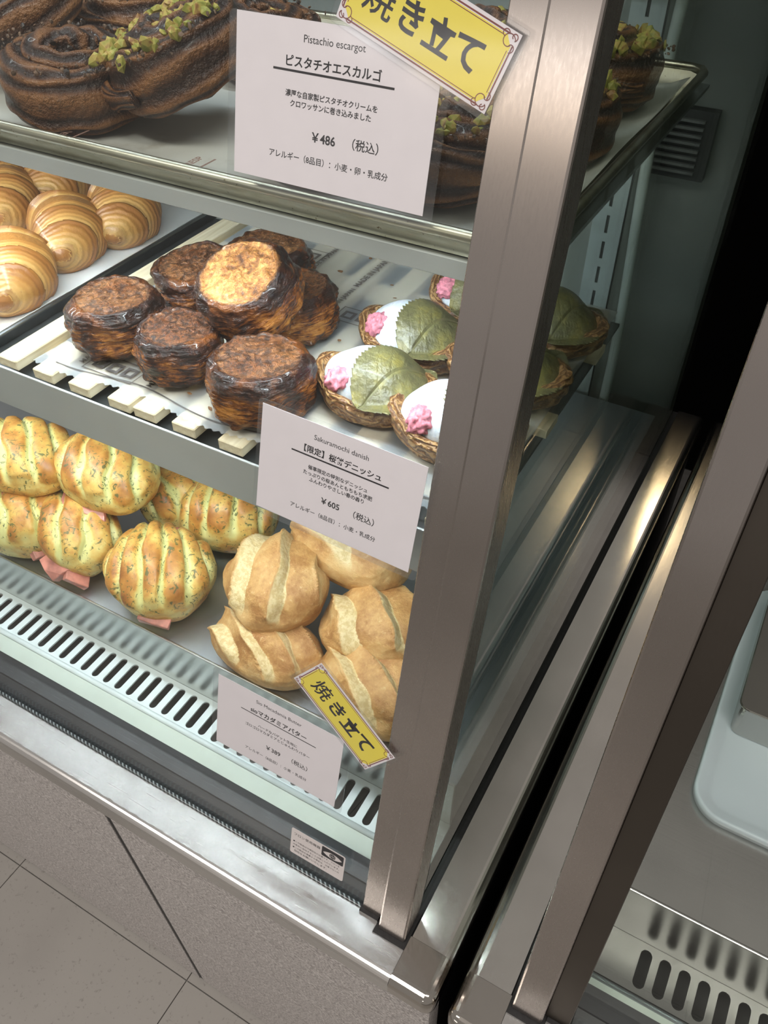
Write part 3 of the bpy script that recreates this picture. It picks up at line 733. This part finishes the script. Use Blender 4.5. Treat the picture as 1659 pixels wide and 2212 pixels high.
def shell_mat():
    m = Mt('danish_shell', (0.4, 0.2, 0.07), 0.4, coat=0.15); v = m.coords('Object'); a = m.attr(); n = m.noise(v, 60, 4)
    s_ = m.math('SINE', m.math('MULTIPLY', m.math('ADD', a, m.math('MULTIPLY', n, 0.55)), 60.0))
    f = m.math('ADD', m.math('MULTIPLY_ADD', s_, 0.2, 0.3), m.math('MULTIPLY', n, 0.5))
    m.col(m.ramp(f, [(0.25, (0.075, 0.028, 0.010)), (0.5, (0.21, 0.09, 0.028)), (0.85, (0.48, 0.29, 0.12))])); m.bump(s_, 0.5, 0.0014); return m.m
SHELL = shell_mat()
def mochi_mat():
    m = Mt('white_mochi', (0.85, 0.87, 0.9), 0.55, sss=0.3); v = m.coords('Object'); n = m.noise(v, 400, 3)
    m.col(m.mix(m.smooth(n, 0.4, 0.7), (0.58, 0.62, 0.68), (0.68, 0.72, 0.77))); m.bump(n, 0.2, 0.001); return m.m
MOCHI = mochi_mat()
def leaf_mat():
    m = Mt('salted_cherry_leaf', (0.2, 0.19, 0.06), 0.4, coat=0.1); v = m.coords('Object'); n = m.noise(v, 60, 5, 0.65); a = m.attr()
    c = m.ramp(n, [(0.36, (0.095, 0.088, 0.040)), (0.52, (0.150, 0.135, 0.055)), (0.66, (0.22, 0.185, 0.05))])
    c = m.mix(m.math('MULTIPLY', a, 0.3), c, (0.22, 0.21, 0.09)); m.col(c); m.bump(m.math('ADD', m.noise(v, 180, 3), m.math('MULTIPLY', a, -1.0)), 0.7, 0.002); return m.m
LEAF = leaf_mat()
PETAL = simple('pink_salted_blossom', (0.62, 0.21, 0.27), 0.6, nscale=260, var=0.35, bump=0.5, bscale=300, sss=0.1)
HAM = simple('pink_ham', (0.56, 0.22, 0.17), 0.35, nscale=55, var=0.35, coat=0.2, bump=0.2, bscale=120, sss=0.1)
CHIP = simple('chocolate_chip', (0.045, 0.03, 0.025), 0.4, nscale=90, var=0.3)
CRUMBLE = simple('brown_crumble', (0.14, 0.085, 0.055), 0.6, nscale=150, var=0.5)
CRUMB = simple('pastry_crumb', (0.20, 0.09, 0.03), 0.6, nscale=200, var=0.3)

# ------------------------------------------------------------------ bakery: shapes
def place(name, me, mat, pos, rot, label, cat, group, tone=0.0):
    o = obj(name, me, mat, None, pos, rot); tag(o, label, cat, group); o.color = (tone, 0, 0, 1); return o
def thing(name, pos, rot, label, cat, group):
    t = empty(name, pos, rot); return tag(t, label, cat, group)

KP = [(0, 0), (0.020, 0.0002), (0.031, 0.0008), (0.0355, 0.004), (0.0372, 0.010), (0.0380, 0.018), (0.0385, 0.027), (0.0380, 0.035), (0.0368, 0.0410), (0.0347, 0.0455), (0.0322, 0.0484), (0.0300, 0.0488), (0.0285, 0.0476), (0.0245, 0.0474), (0.018, 0.0482), (0.009, 0.0486), (0, 0.0488)]
def kouign(seed):
    sx, sy, sz = seed * 3.1, seed * 1.7, seed * 5.3
    n = len(KP) - 1
    def fn(u, v):
        # spend more rows on sides and top
        t = v * n; i = min(int(t), n - 1); f = t - i
        r = lerp(KP[i][0], KP[i + 1][0], f); z = lerp(KP[i][1], KP[i + 1][1], f)
        cu, su = math.cos(u), math.sin(u)
        xx, yy = r * cu * 36, r * su * 36
        low = NZ(xx + sx, yy + sy, z * 30 + sz); mid = NZ(xx * 3 + sx, yy * 3 + sy, z * 110 + sz)
        fine = NZ(r * cu * 300 + sx, r * su * 300 + sy, z * 300)
        lam = math.sin((z + 0.006 * NZ(xx * 1.5 + sy, yy * 1.5, sz)) * 1300 + 3 * low)
        e = sstep(0.005, 0.03, r)
        sd = sstep(0.004, 0.012, z) * sstep(0.046, 0.040, z)
        rr = r * (1 + 0.085 * low * e) + e * (0.0030 * mid + sd * 0.00050 * lam)
        zz = z + sstep(0.03, 0.045, z) * (0.0026 * low + 0.0012 * mid + (0.0011 if r < 0.031 else 0.0006) * fine)
        if z < 0.006: rr += 0.003 * mid * e
        return (rr * cu, rr * su, max(zz, 0.0)), 0.0
    return B().surf(110, 84, fn).mesh('pastry', smooth=True)

def croissant(seed, L=0.060, R=0.035):
    def fn(u, v):
        t = 2 * v - 1; at = abs(t)
        prof = (max(0.0, 1 - at ** 2.3)) ** 0.62
        tip = 0.30 * math.sqrt(max(0.0, 1 - at ** 12)); rr = R * max(prof, min(tip, 1) * (1 if at < 1 else 0))
        ph = (at * 3.1 + 0.10 * math.sin(u * 1.0 + seed) + 0.05 * NZ(t * 3, math.cos(u), seed)) % 1.0
        if at < 0.12: ph = 0.35
        rr *= 1.0 - 0.20 * (ph - 0.5) if at < 0.93 else 1.0
        rr *= 1 + 0.04 * NZ(t * 2.5 + seed, math.cos(u) * 1.3, math.sin(u) * 1.3)
        x = t * L; y = rr * math.cos(u) * 1.0 - 0.010 * t * t * 1.6; z = rr * math.sin(u) * 0.92
        z = max(z, -0.62 * R + 0.0) if z < 0 else z
        return (x, y, z + 0.62 * R), ph
    return B().surf(72, 150, fn).mesh('croissant', smooth=True, attr=True)

def slashed(seed, a, b, h, nsl, ang, depth, duty, style):
    ca, sa = math.cos(ang), math.sin(ang)
    def fn(u, v):
        th = PI * v; s_ = math.sin(th); c_ = math.cos(th)      # v along z from bottom (0) to top (1)
        px, py = math.cos(u) * s_, math.sin(u) * s_; z = -c_
        pw = 0.86
        k = 1 + 0.06 * NZ(px * 1.6 + seed * 2.3, py * 1.6, z * 1.6 + seed)
        q = (px * ca + py * sa)
        bend = 0.22 * (px * -sa + py * ca) ** 2
        f = (q * 0.5 * nsl * (1 + 0.28 * (-px * sa + py * ca)) + 0.5 + bend * 0.8 + 0.16 * NZ(px * 2.1 + seed, py * 2.1, seed)) % 1.0
        topm = sstep(-0.05, 0.35, z) * sstep(1.02, 0.80, abs(q)) * sstep(1.0, 0.82, abs(-px * sa + py * ca))
        if style == 'ear':          # one sided lifted flap
            g = f; ridge = (g - 0.5) * 1.2 if g < duty else (0.5 - (g - duty) / (1 - duty) * 1.1)
            crust = 1.0 if g < duty else 0.0
            crust = sstep(duty + 0.10, duty - 0.02, g) * sstep(0.0, 0.06, g)
        else:
            d = abs(f - 0.5) * 2; ridge = 0.45 - d ** 4; crust = 1 - sstep(0.66, 0.95, d)
        at = lerp(0.62 + 0.25 * NZ(px * 2, py * 2, z * 2 + seed), crust, topm)
        if z < -0.35: at = 0.55
        d_ = 1 + depth * ridge * topm + 0.012 * NZ(px * 7, py * 7, z * 7 + seed)
        rx = a * k * d_; ry = b * k * d_
        zz = z * h * (1 + depth * 1.3 * ridge * topm) * k
        zz = max(zz, -0.80 * h)
        return (math.copysign(abs(px) ** pw, px) * rx, math.copysign(abs(py) ** pw, py) * ry, zz + 0.80 * h), at
    return B().surf(120, 90, fn).mesh('roll', smooth=True, attr=True)

_ib = bmesh.new(); bmesh.ops.create_icosphere(_ib, subdivisions=1, radius=1.0)
ICO_V = [v.co.copy() for v in _ib.verts]; ICO_F = [tuple(v.index for v in f.verts) for f in _ib.faces]; _ib.free()
def chunk(bb, p, r, seed):
    rnd = random.Random(seed); e = Euler((rnd.uniform(0, 6), rnd.uniform(0, 6), rnd.uniform(0, 6))).to_matrix()
    sx, sy, sz = rnd.uniform(0.7, 1.2), rnd.uniform(0.6, 1.0), rnd.uniform(0.35, 0.7)
    pts = [Vector(p) + e @ (Vector((v.x * sx, v.y * sy, v.z * sz)) * r * rnd.uniform(0.75, 1.2)) for v in ICO_V]
    bb.add(pts, ICO_F)

def escargot(seed, Ro=0.052, turns=2.4, tilt=0.0):
    """coil of laminated dough"""
    n, m = 190, 44
    r0 = 0.010; w0 = 0.0125
    vs = []; at = []; fs = []
    for i in range(n + 1):
        t = i / n; th = t * turns * 2 * PI + seed; R = r0 + (Ro - r0 - w0 * 0.8) * t ** 0.9
        taper = sstep(0, 0.03, t) * (0.25 + 0.75 * sstep(1.0, 0.88, t))
        c = Vector((R * math.cos(th), R * math.sin(th), 0.0)); rad = Vector((math.cos(th), math.sin(th), 0))
        hh = (0.0185 + 0.006 * (1 - t)) * (1 + 0.06 * NZ(th * 0.7, seed, 1)); ww = w0 * (1 + 0.10 * NZ(th * 0.9, seed, 4))
        for k in range(m):
            a = 2 * PI * k / m
            lam = math.sin(a * 9 + 2.5 * NZ(th * 0.8, a, seed))
            px = math.copysign(abs(math.cos(a)) ** 0.8, math.cos(a)) * ww * (1 + 0.075 * lam); pz_ = math.copysign(abs(math.sin(a)) ** 0.75, math.sin(a)) * hh * (1 + 0.03 * lam)
            vs.append(c + rad * px * taper + Vector((0, 0, hh * 0.96 + pz_ * taper + 0.0030 * NZ(th * 2.2, a * 1.5, seed)))); at.append(0.5 + 0.5 * lam)
    for i in range(n):
        for k in range(m): fs.append((i * m + k, i * m + (k + 1) % m, (i + 1) * m + (k + 1) % m, (i + 1) * m + k))
    fs += [tuple(range(m)), tuple(n * m + k for k in range(m - 1, -1, -1))]
    return B().add(vs, fs, at).mesh('coil', smooth=True, attr=True)

def topping(seed, n, R, z, rmin, rmax, aspect=1.0, ang0=0, ang1=6.283):
    b = B(); rnd = random.Random(seed)
    for i in range(n):
        a = rnd.uniform(ang0, ang1); r = R * math.sqrt(rnd.uniform(0.02, 1))
        chunk(b, (r * math.cos(a), r * math.sin(a) * aspect, z + rnd.uniform(-0.0015, 0.0025)), rnd.uniform(rmin, rmax), seed * 99 + i)
    return b

# ------------------------------------------------------------------ top tray: pistachio escargots
EP = [  # u, v, z of centre, radius, turn, tilt(x,y), pistachio count, chips, words
    (165, 205, 0.566, 0.056, 0.4, (0.06, 0.10), 0, 60, 'dark escargot pastry strewn with chocolate bits, front left of the top tray'),
    (415, 205, 0.572, 0.060, 2.2, (0.22, -0.30), 110, 0, 'dark glazed escargot pastry with a mound of pistachio beside the top price card'),
    (700, 300, 0.566, 0.056, 1.2, (0, 0), 30, 0, 'dark escargot pastry hidden behind the top price card'),
    (985, 330, 0.566, 0.056, 4.0, (0.0, 0.0), 70, 0, 'dark escargot pastry heavy with chopped pistachio, between the top card and the post'),
    (1300, 225, 0.570, 0.056, 3.3, (-0.04, 0.06), 60, 0, 'dark escargot pastry with big pistachio pieces seen through the side glass'),
    (80, 85, 0.580, 0.058, 5.2, (0.25, -0.35), 0, 0, 'ridged dark escargot pastry in the top left corner'),
    (310, 55, 0.578, 0.058, 2.9, (-0.10, -0.10), 0, 20, 'ridged dark escargot pastry behind the pistachio mound'),
    (560, 90, 0.574, 0.056, 1.9, (0.0, 0.1), 12, 30, 'dark escargot pastry just behind the top price card, left part'),
    (1290, 60, 0.574, 0.055, 0.2, (0.0, 0.0), 26, 0, 'dark escargot pastry at the rear of the tray, seen through the side glass'),
    (1255, 345, 0.570, 0.053, 1.4, (-0.05, 0.05), 50, 0, 'dark escargot pastry mostly behind the steel post, seen low through the side glass'),
    (905, 150, 0.572, 0.056, 0.9, (0.0, 0.05), 40, 0, 'dark escargot pastry behind the slanting yellow tag at the top'),
]
for i, (u, v, z, R, ph, tl, npis, nch, lab) in enumerate(EP):
    p = PZ(u, v, z)
    p.x = min(p.x, -0.1335 - R); p.y = min(p.y, 0.725 - R)
    if i == 4: p.x, p.y = -0.1900, 0.648
    if i == 9: p.x, p.y = -0.1865, 0.537
    if i == 8: p.x, p.y = -0.292, 0.668
    zb = Z1 + 0.0055 + abs(math.sin(tl[0])) * R * 0.85 + abs(math.sin(tl[1])) * R * 0.85
    t = thing('escargot_pastry', (p.x, p.y, zb), (tl[0], tl[1], 0), lab, 'pastry', 'pistachio escargots on the top tray')
    obj('coil', escargot(ph, R), CHOC, t)
    g_ = topping(i + 70, 160, R * 0.92, 0.0385, 0.0008, 0.0022).build('sugar_crumble', CRUMBLE, t); g_['kind'] = 'stuff'
    if npis:
        o = topping(i + 3, npis, R * 0.8, 0.0400, 0.0026, 0.0068 if i not in (4, 9) else 0.0080).build('chopped_pistachio', PIST, t); o['kind'] = 'stuff'
    if nch:
        o = topping(i + 40, nch, R * 0.85, 0.0395, 0.0015, 0.0032).build('chocolate_bits', CHIP, t); o['kind'] = 'stuff'

# ------------------------------------------------------------------ middle shelf: croissants
CP = [(150, 500, -38, 0, 'golden croissant in the middle of the croissant tray, pointing at the wooden rack'),
      (35, 585, -42, 0, 'golden croissant nearest the front of its tray, cut off by the left edge'),
      (272, 455, -45, 0, 'golden croissant farthest right, just under the top tray'),
      (15, 430, -35, 0, 'big golden croissant at the left edge, just under the top tray'),
      (130, 385, -50, 0, 'golden croissant at the back of its tray, mostly hidden by the top tray')]
for i, (u, v, a, dz, lab) in enumerate(CP):
    p = PZ(u, v, 0.388)
    place('croissant', croissant(i * 1.7 + 0.3, 0.062, 0.0355), CROIS, (p.x, p.y, ZP2C + 0.0012 + dz), (0, 0, math.radians(a)), lab, 'croissant', 'croissants on the dark tray')

# ------------------------------------------------------------------ middle shelf: caramelised pastries
zk = ZP + 0.0032
KL = [((240, 637), 0.0, (0, 0, 0.3), 1.0, 0.15, 'round caramelised pastry farthest left, beside the wooden slat'),
      ((377, 705), 0.0, (0.04, 0.0, 1.9), 0.90, 0.0, 'small dark round pastry in front of the heap, second from the left'),
      ((558, 768), 0.0, (0.0, 0.0, 3.1), 1.04, 0.1, 'round pastry with a shiny burnt top, nearest the front glass'),
      ((640, 617), 0.0, (0.05, 0.06, 4.2), 0.95, 0.1, 'dark round pastry on the right of the heap, lying on the printed paper'),
      ((425, 560), 0.0, (0.05, -0.10, 0.9), 0.98, 0.1, 'glazed round pastry under and left of the tilted golden one'),
      ((580, 525), 0.0, (0, 0, 2.5), 1.0, 0.2, 'round pastry at the back of the heap, half hidden by the top shelf')]
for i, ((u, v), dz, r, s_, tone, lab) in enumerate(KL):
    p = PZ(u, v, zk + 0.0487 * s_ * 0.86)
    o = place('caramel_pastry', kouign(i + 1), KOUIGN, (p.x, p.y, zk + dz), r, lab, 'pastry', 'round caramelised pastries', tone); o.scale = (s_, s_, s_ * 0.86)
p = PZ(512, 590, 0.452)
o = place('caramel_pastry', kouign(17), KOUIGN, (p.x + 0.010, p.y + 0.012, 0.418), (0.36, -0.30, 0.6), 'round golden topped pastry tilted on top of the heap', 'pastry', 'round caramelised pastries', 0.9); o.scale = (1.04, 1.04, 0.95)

# ------------------------------------------------------------------ middle shelf: sakura danish
def danish_shell(seed, a=0.042, b=0.036):
    def fn(u, v):
        # 0 bottom centre -> outside wall -> rim -> inside floor 1
        prof = [(0, 0), (0.62, 0.0), (0.86, 0.10), (0.98, 0.45), (1.04, 0.8), (1.0, 1.0), (0.90, 1.02), (0.80, 0.85), (0.66, 0.55), (0, 0.45)]
        n = len(prof) - 1; t = v * n; i = min(int(t), n - 1); f = t - i
        r = lerp(prof[i][0], prof[i + 1][0], f); z = lerp(prof[i][1], prof[i + 1][1], f)
        cu, su = math.cos(u), math.sin(u)
        pinch = 1 + 0.16 * abs(cu) ** 6
        hgt = 0.022 + 0.007 * abs(cu) ** 3 + 0.002 * NZ(cu * 2, su * 2, seed)
        k = 1 + 0.05 * NZ(cu * 1.5 + seed, su * 1.5, z * 2) + 0.016 * math.sin(v * 55 + 5 * NZ(cu * 2, su * 2, seed)) * (1 if 0.15 < v < 0.85 else 0)
        return (r * a * cu * pinch * k, r * b * su * k, z * hgt), v
    return B().surf(84, 60, fn).mesh('shell', smooth=True, attr=True)
def mochi(seed):
    def fn(u, v):
        th = PI * v; s_, z = math.sin(th), -math.cos(th); cu, su = math.cos(u), math.sin(u)
        k = 1 + 0.07 * NZ(cu * s_ * 1.5 + seed, su * s_ * 1.5, z * 1.5)
        return (-0.004 + 0.036 * cu * s_ * k, 0.0290 * su * s_ * k, 0.0195 + z * (0.0255 if z > 0 else 0.010) * k), 0.0
    return B().surf(48, 32, fn).mesh('mochi', smooth=True)
def leaf(seed, L=0.074, W=0.0245, turn=1.25, cx0=0.0215, cy0=-0.004):
    ct_, st_ = math.cos(turn), math.sin(turn)
    def fn(i, j):
        s_ = i; t = 2 * j - 1
        wd = W * (math.sin(PI * min(1, s_ ** 0.8)) ** 0.7) * (1 + 0.16 * ((s_ * 22 + 0.3) % 1.0) * abs(t) ** 6)
        lx = (s_ - 0.5) * L; ly = t * wd
        x = cx0 + lx * ct_ - ly * st_; y = cy0 + lx * st_ + ly * ct_
        dx, dy = (x + 0.004) / 0.038, y / 0.0310
        d = math.sqrt(dx * dx + dy * dy)
        zz = 0.0195 + 0.0262 * math.sqrt(max(0.0, 1 - d * d)) if d < 0.86 else 0.0195 + 0.0262 * 0.51 - (d - 0.86) * 0.034
        zz = max(zz, 0.0225)
        ve = max(math.exp(-(t * 30) ** 2), 0.35 * math.exp(-(((s_ * 6 - abs(t) * 1.8) % 1.0 - 0.5) * 16) ** 2) * (1 - abs(t)))
        return (x, y, zz + 0.0015 + 0.0016 * NZ(x * 45, y * 45, seed) - 0.0003 * ve + 0.0008 * abs(t)), ve
    return B().grid(78, 28, fn).mesh('leaf', smooth=True, attr=True)
def blossom(seed):
    def fn(u, v):
        th = PI * v; s_, z = math.sin(th), -math.cos(th); cu, su = math.cos(u), math.sin(u)
        k = 1 + 0.34 * NZ(cu * s_ * 3.0 + seed, su * s_ * 3.0, z * 3.0) + 0.14 * NZ(cu * s_ * 8 + seed, su * s_ * 8, z * 8)
        return (0.0105 * cu * s_ * k, 0.0095 * su * s_ * k, 0.0075 * z * k), 0.0
    return B().surf(36, 24, fn).mesh('blossom', smooth=True)
DL = [(-0.256, 0.4400, 0.05, 'sakura danish with a white mochi and a draped leaf, just above the middle price card', (-0.020, -0.021, 0.030)),
      (-0.262, 0.5130, -0.05, 'sakura danish with a broad leaf, second behind the middle price card', (-0.024, -0.018, 0.031)),
      (-0.243, 0.5920, -0.40, 'sakura danish at the back, its leaf running behind the steel post', (-0.012, -0.023, 0.033)),
      (-0.184, 0.4280, 0.20, 'sakura danish between the middle price card and the steel post', (-0.020, -0.021, 0.030)),
      (-0.178, 0.5050, 0.05, 'sakura danish mostly hidden behind the steel post', (-0.024, -0.018, 0.031)),
      (-0.1765, 0.5850, 0.10, 'sakura danish seen through the side glass', (-0.024, -0.018, 0.031))]
for i, (x, y, a, lab, fl) in enumerate(DL):
    t = thing('sakura_danish', (x, y, zk - 0.0012), (0, 0, a), lab, 'danish pastry', 'sakura danishes')
    obj('pastry_shell', danish_shell(i * 2.1), SHELL, t)
    obj('white_mochi', mochi(i * 1.3), MOCHI, t)
    lf = obj('cherry_leaf', leaf(i * 3.3), LEAF, t, rot=(0, 0, (-0.12, 0.08, 0.0, 0.1, 0.05, -0.05)[i]))
    md = lf.modifiers.new('thickness', 'SOLIDIFY'); md.thickness = 0.0006; md.offset = 1
    obj('salted_blossom', blossom(i * 2.7), PETAL, t, loc=fl, rot=(0.5, -0.6, 0.3 * i))

# crumbs on the printed paper
for i, (u, v) in enumerate(((735, 588), (847, 618), (853, 646), (705, 797), (690, 830), (733, 737), (455, 885), (410, 852), (575, 905), (700, 770), (800, 560))):
    p = PZ(u, v, ZP + 0.002)
    b = B(); chunk(b, (0, 0, 0.0010), 0.0022 if i % 3 else 0.0034, 500 + i); b.v = [(x * 1.3, y * 0.8, 0.0010 + (z - 0.0010) * 0.35) for x, y, z in b.v]
    c = b.build('pastry_crumb', CRUMB, None, loc=(p.x, p.y, ZP + 0.0021)); tag(c, 'tiny brown pastry crumb lying on the printed paper', 'crumb', 'crumbs on the printed paper')

# ------------------------------------------------------------------ bottom deck: herb ham rolls and macadamia rolls
ZD = 0.0725 - 0.004
def ham_slab(bb, p, e, sx, sy, sz, seed):
    m_ = Euler(e).to_matrix(); rnd = random.Random(seed); vs = []
    for z in (-1, 1):
        for y in (-1, 0, 1):
            for x in (-1, 0, 1):
                vs.append(Vector(p) + m_ @ Vector((x * sx * rnd.uniform(.85, 1.1), y * sy * rnd.uniform(.8, 1.1), z * sz + 0.15 * sx * rnd.uniform(-1, 1))))
    fs = []
    for j in range(2):
        for i in range(2):
            k = j * 3 + i; fs += [(k, k + 3, k + 4, k + 1), (k + 9, k + 10, k + 13, k + 12)]
    for a, c in ((0, 1), (1, 2), (2, 5), (5, 8), (8, 7), (7, 6), (6, 3), (3, 0)): fs.append((a, c, c + 9, a + 9))
    bb.add(vs, fs)
HL = [  # centre pixel, centre height, base height, half sizes, yaw, slash angle, n, tilt, ham pieces, words
    ((350, 1235), 0.106, (0.058, 0.052, 0.040), -0.15, 0.75, 6, (0.05, 0.0), [((0.030, -0.036, 0.018), (0.3, 0.2, 0.4), 0.016, 0.010, 0.006)], 'plump herb bread roll with ham in front, next to the macadamia rolls'),
    ((495, 1110), 0.108, (0.056, 0.047, 0.040), 0.3, 0.2, 5, (0.0, 0.0), [], 'herb bread roll behind, half hidden by the middle price card'),
    ((235, 1015), 0.162, (0.062, 0.046, 0.036), -0.1, 0.55, 5, (0.1, 0.05), [((0.0, -0.040, 0.012), (0.5, 0, 0.2), 0.030, 0.010, 0.004)], 'herb ham roll on top of the pile, second from the left'),
    ((60, 985), 0.162, (0.064, 0.046, 0.036), 0.1, 0.6, 5, (0.1, 0.0), [((-0.01, -0.040, 0.010), (0.4, 0, 0.1), 0.034, 0.010, 0.004)], 'herb ham roll on top of the pile, cut off by the left edge'),
    ((165, 1145), 0.106, (0.056, 0.042, 0.036), -0.3, 0.9, 4, (0.0, 0.15), [((0.020, -0.036, 0.024), (0.75, 0.30, -0.15), 0.017, 0.017, 0.005), ((0.042, -0.026, 0.018), (0.3, 0.6, 0.9), 0.014, 0.013, 0.005)], 'split herb roll with a large tongue of ham hanging out in front'),
    ((45, 1130), 0.106, (0.056, 0.046, 0.038), 0.4, 0.4, 4, (0.0, 0.0), [((0.034, -0.028, 0.016), (0.5, 0.3, 0.7), 0.020, 0.012, 0.005)], 'herb ham roll low down at the left edge'),
    ((385, 1075), 0.104, (0.044, 0.042, 0.036), 0.9, 0.4, 4, (0.0, 0.0), [((0.0, -0.036, 0.018), (0.5, 0, 0.3), 0.018, 0.009, 0.004)], 'browned herb ham roll at the back under the shelf lip'),
]
for i, ((u, v), zc, (a, b_, h), yaw, sl, ns, tl, hams, lab) in enumerate(HL):
    p = PZ(u, v, zc); p.y = max(p.y, 0.3485 + 0.80 * b_)
    t = thing('herb_ham_roll', (p.x, p.y, max(ZD, zc - 0.80 * h)), (tl[0], tl[1], yaw), lab, 'bread roll', 'herb ham rolls on the bottom deck')
    obj('roll_body', slashed(i * 1.9 + 1, a, b_, h, ns, sl, 0.17, 0.52, 'rope'), HERB, t)
    if hams:
        for j, (pp, e, sx, sy, sz) in enumerate(hams):
            bb = B(); ham_slab(bb, pp, e, sx, sy, sz, i * 7 + j); bb.build('ham_slice', HAM, t, bevel=0.0012, segs=2)
ML = [((603, 1250), 0.138, (0.055, 0.050, 0.037), -0.55, 0.9, 3, (0.15, 0.10), 'scored macadamia butter roll on top of another one'),
      ((572, 1400), 0.094, (0.060, 0.038, 0.032), -0.05, 1.0, 4, (0.0, 0.0), 'scored macadamia butter roll at the front, under another one'),
      ((742, 1195), 0.150, (0.068, 0.040, 0.036), -0.10, 1.25, 2, (-0.35, 0.0), 'macadamia butter roll leaning under the middle price card'),
      ((815, 1355), 0.118, (0.055, 0.045, 0.034), 0.2, 0.6, 3, (0.0, -0.1), 'macadamia butter roll with a nut hole, beside the steel post'),
      ((800, 1495), 0.098, (0.060, 0.042, 0.034), 0.0, 0.9, 4, (0.0, 0.0), 'macadamia butter roll behind the lower yellow tag')]
for i, ((u, v), zc, (a, b_, h), yaw, sl, ns, tl, lab) in enumerate(ML):
    p = PZ(u, v, zc); p.y = max(p.y, 0.3485 + 0.80 * b_); p.x = min(p.x, -0.126 - a)
    me = slashed(i * 2.3 + 11, a, b_, h, ns, sl, 0.20, 0.66, 'ear')
    place('macadamia_roll', me, MACA, (p.x, p.y, max(ZD, zc - 0.80 * h)), (tl[0], tl[1], yaw), lab, 'bread roll', 'macadamia butter rolls on the bottom deck')

# ------------------------------------------------------------------ right counter: white tray and steel pan
WHITE = simple('white_plastic', (0.66, 0.72, 0.80), 0.3, nscale=12, var=0.02, coat=0.2)
def rounded_tray(x0, x1, y0, y1, r, z, h, lip):
    b = B(); n = 10
    def loop(dx, zz):
        pts = []
        for sx, sy, a0 in ((1, 1, 0), (0, 1, PI / 2), (0, 0, PI), (1, 0, 1.5 * PI)):
            X = (x1 if sx else x0) + (-1 if sx else 1) * (r); Y = (y1 if sy else y0) + (-1 if sy else 1) * r
            for i in range(n): a = a0 + PI / 2 * i / (n - 1); pts.append((X + (r - dx) * math.cos(a), Y + (r - dx) * math.sin(a), zz))
        return pts
    L = [loop(0.0, z), loop(0.0, z + h - 0.001), loop(0.001, z + h), loop(0.003, z + h), loop(0.012, z + 0.004), loop(0.016, z + 0.003), loop(0.030, z + 0.003)]
    m_ = 4 * n; vs = [p for l in L for p in l]; fs = [tuple(range(m_ - 1, -1, -1))]
    for k in range(len(L) - 1):
        for i in range(m_): fs.append((k * m_ + i, k * m_ + (i + 1) % m_, (k + 1) * m_ + (i + 1) % m_, (k + 1) * m_ + i))
    fs.append(tuple((len(L) - 1) * m_ + i for i in range(m_)))
    return b.add(vs, fs)
ZR = 0.0752 - 0.0038
o = rounded_tray(0.0600, 0.40, 0.4240, 0.72, 0.030, ZR, 0.009, 0.01).build('white_tray', WHITE, None, smooth=True)
tag(o, 'shallow white plastic tray with rounded corners in the right hand case', 'tray')
t = thing('steel_pan', (0, 0, 0), (0, 0, 0), 'brushed steel pan standing on the white plastic tray', 'pan', None)
B().prism(rrect(0.15, 0.12, 0.008), 0, 0.040, 'z').build('pan_wall', STEEL_DECK, t, loc=(0.225, 0.640, ZR + 0.0034), bevel=0.001)
B().prism(rrect(0.153, 0.123, 0.010), 0.0402, 0.0430, 'z').build('pan_rim', STEEL_CAP, t, loc=(0.225, 0.640, ZR + 0.0034), bevel=0.001)
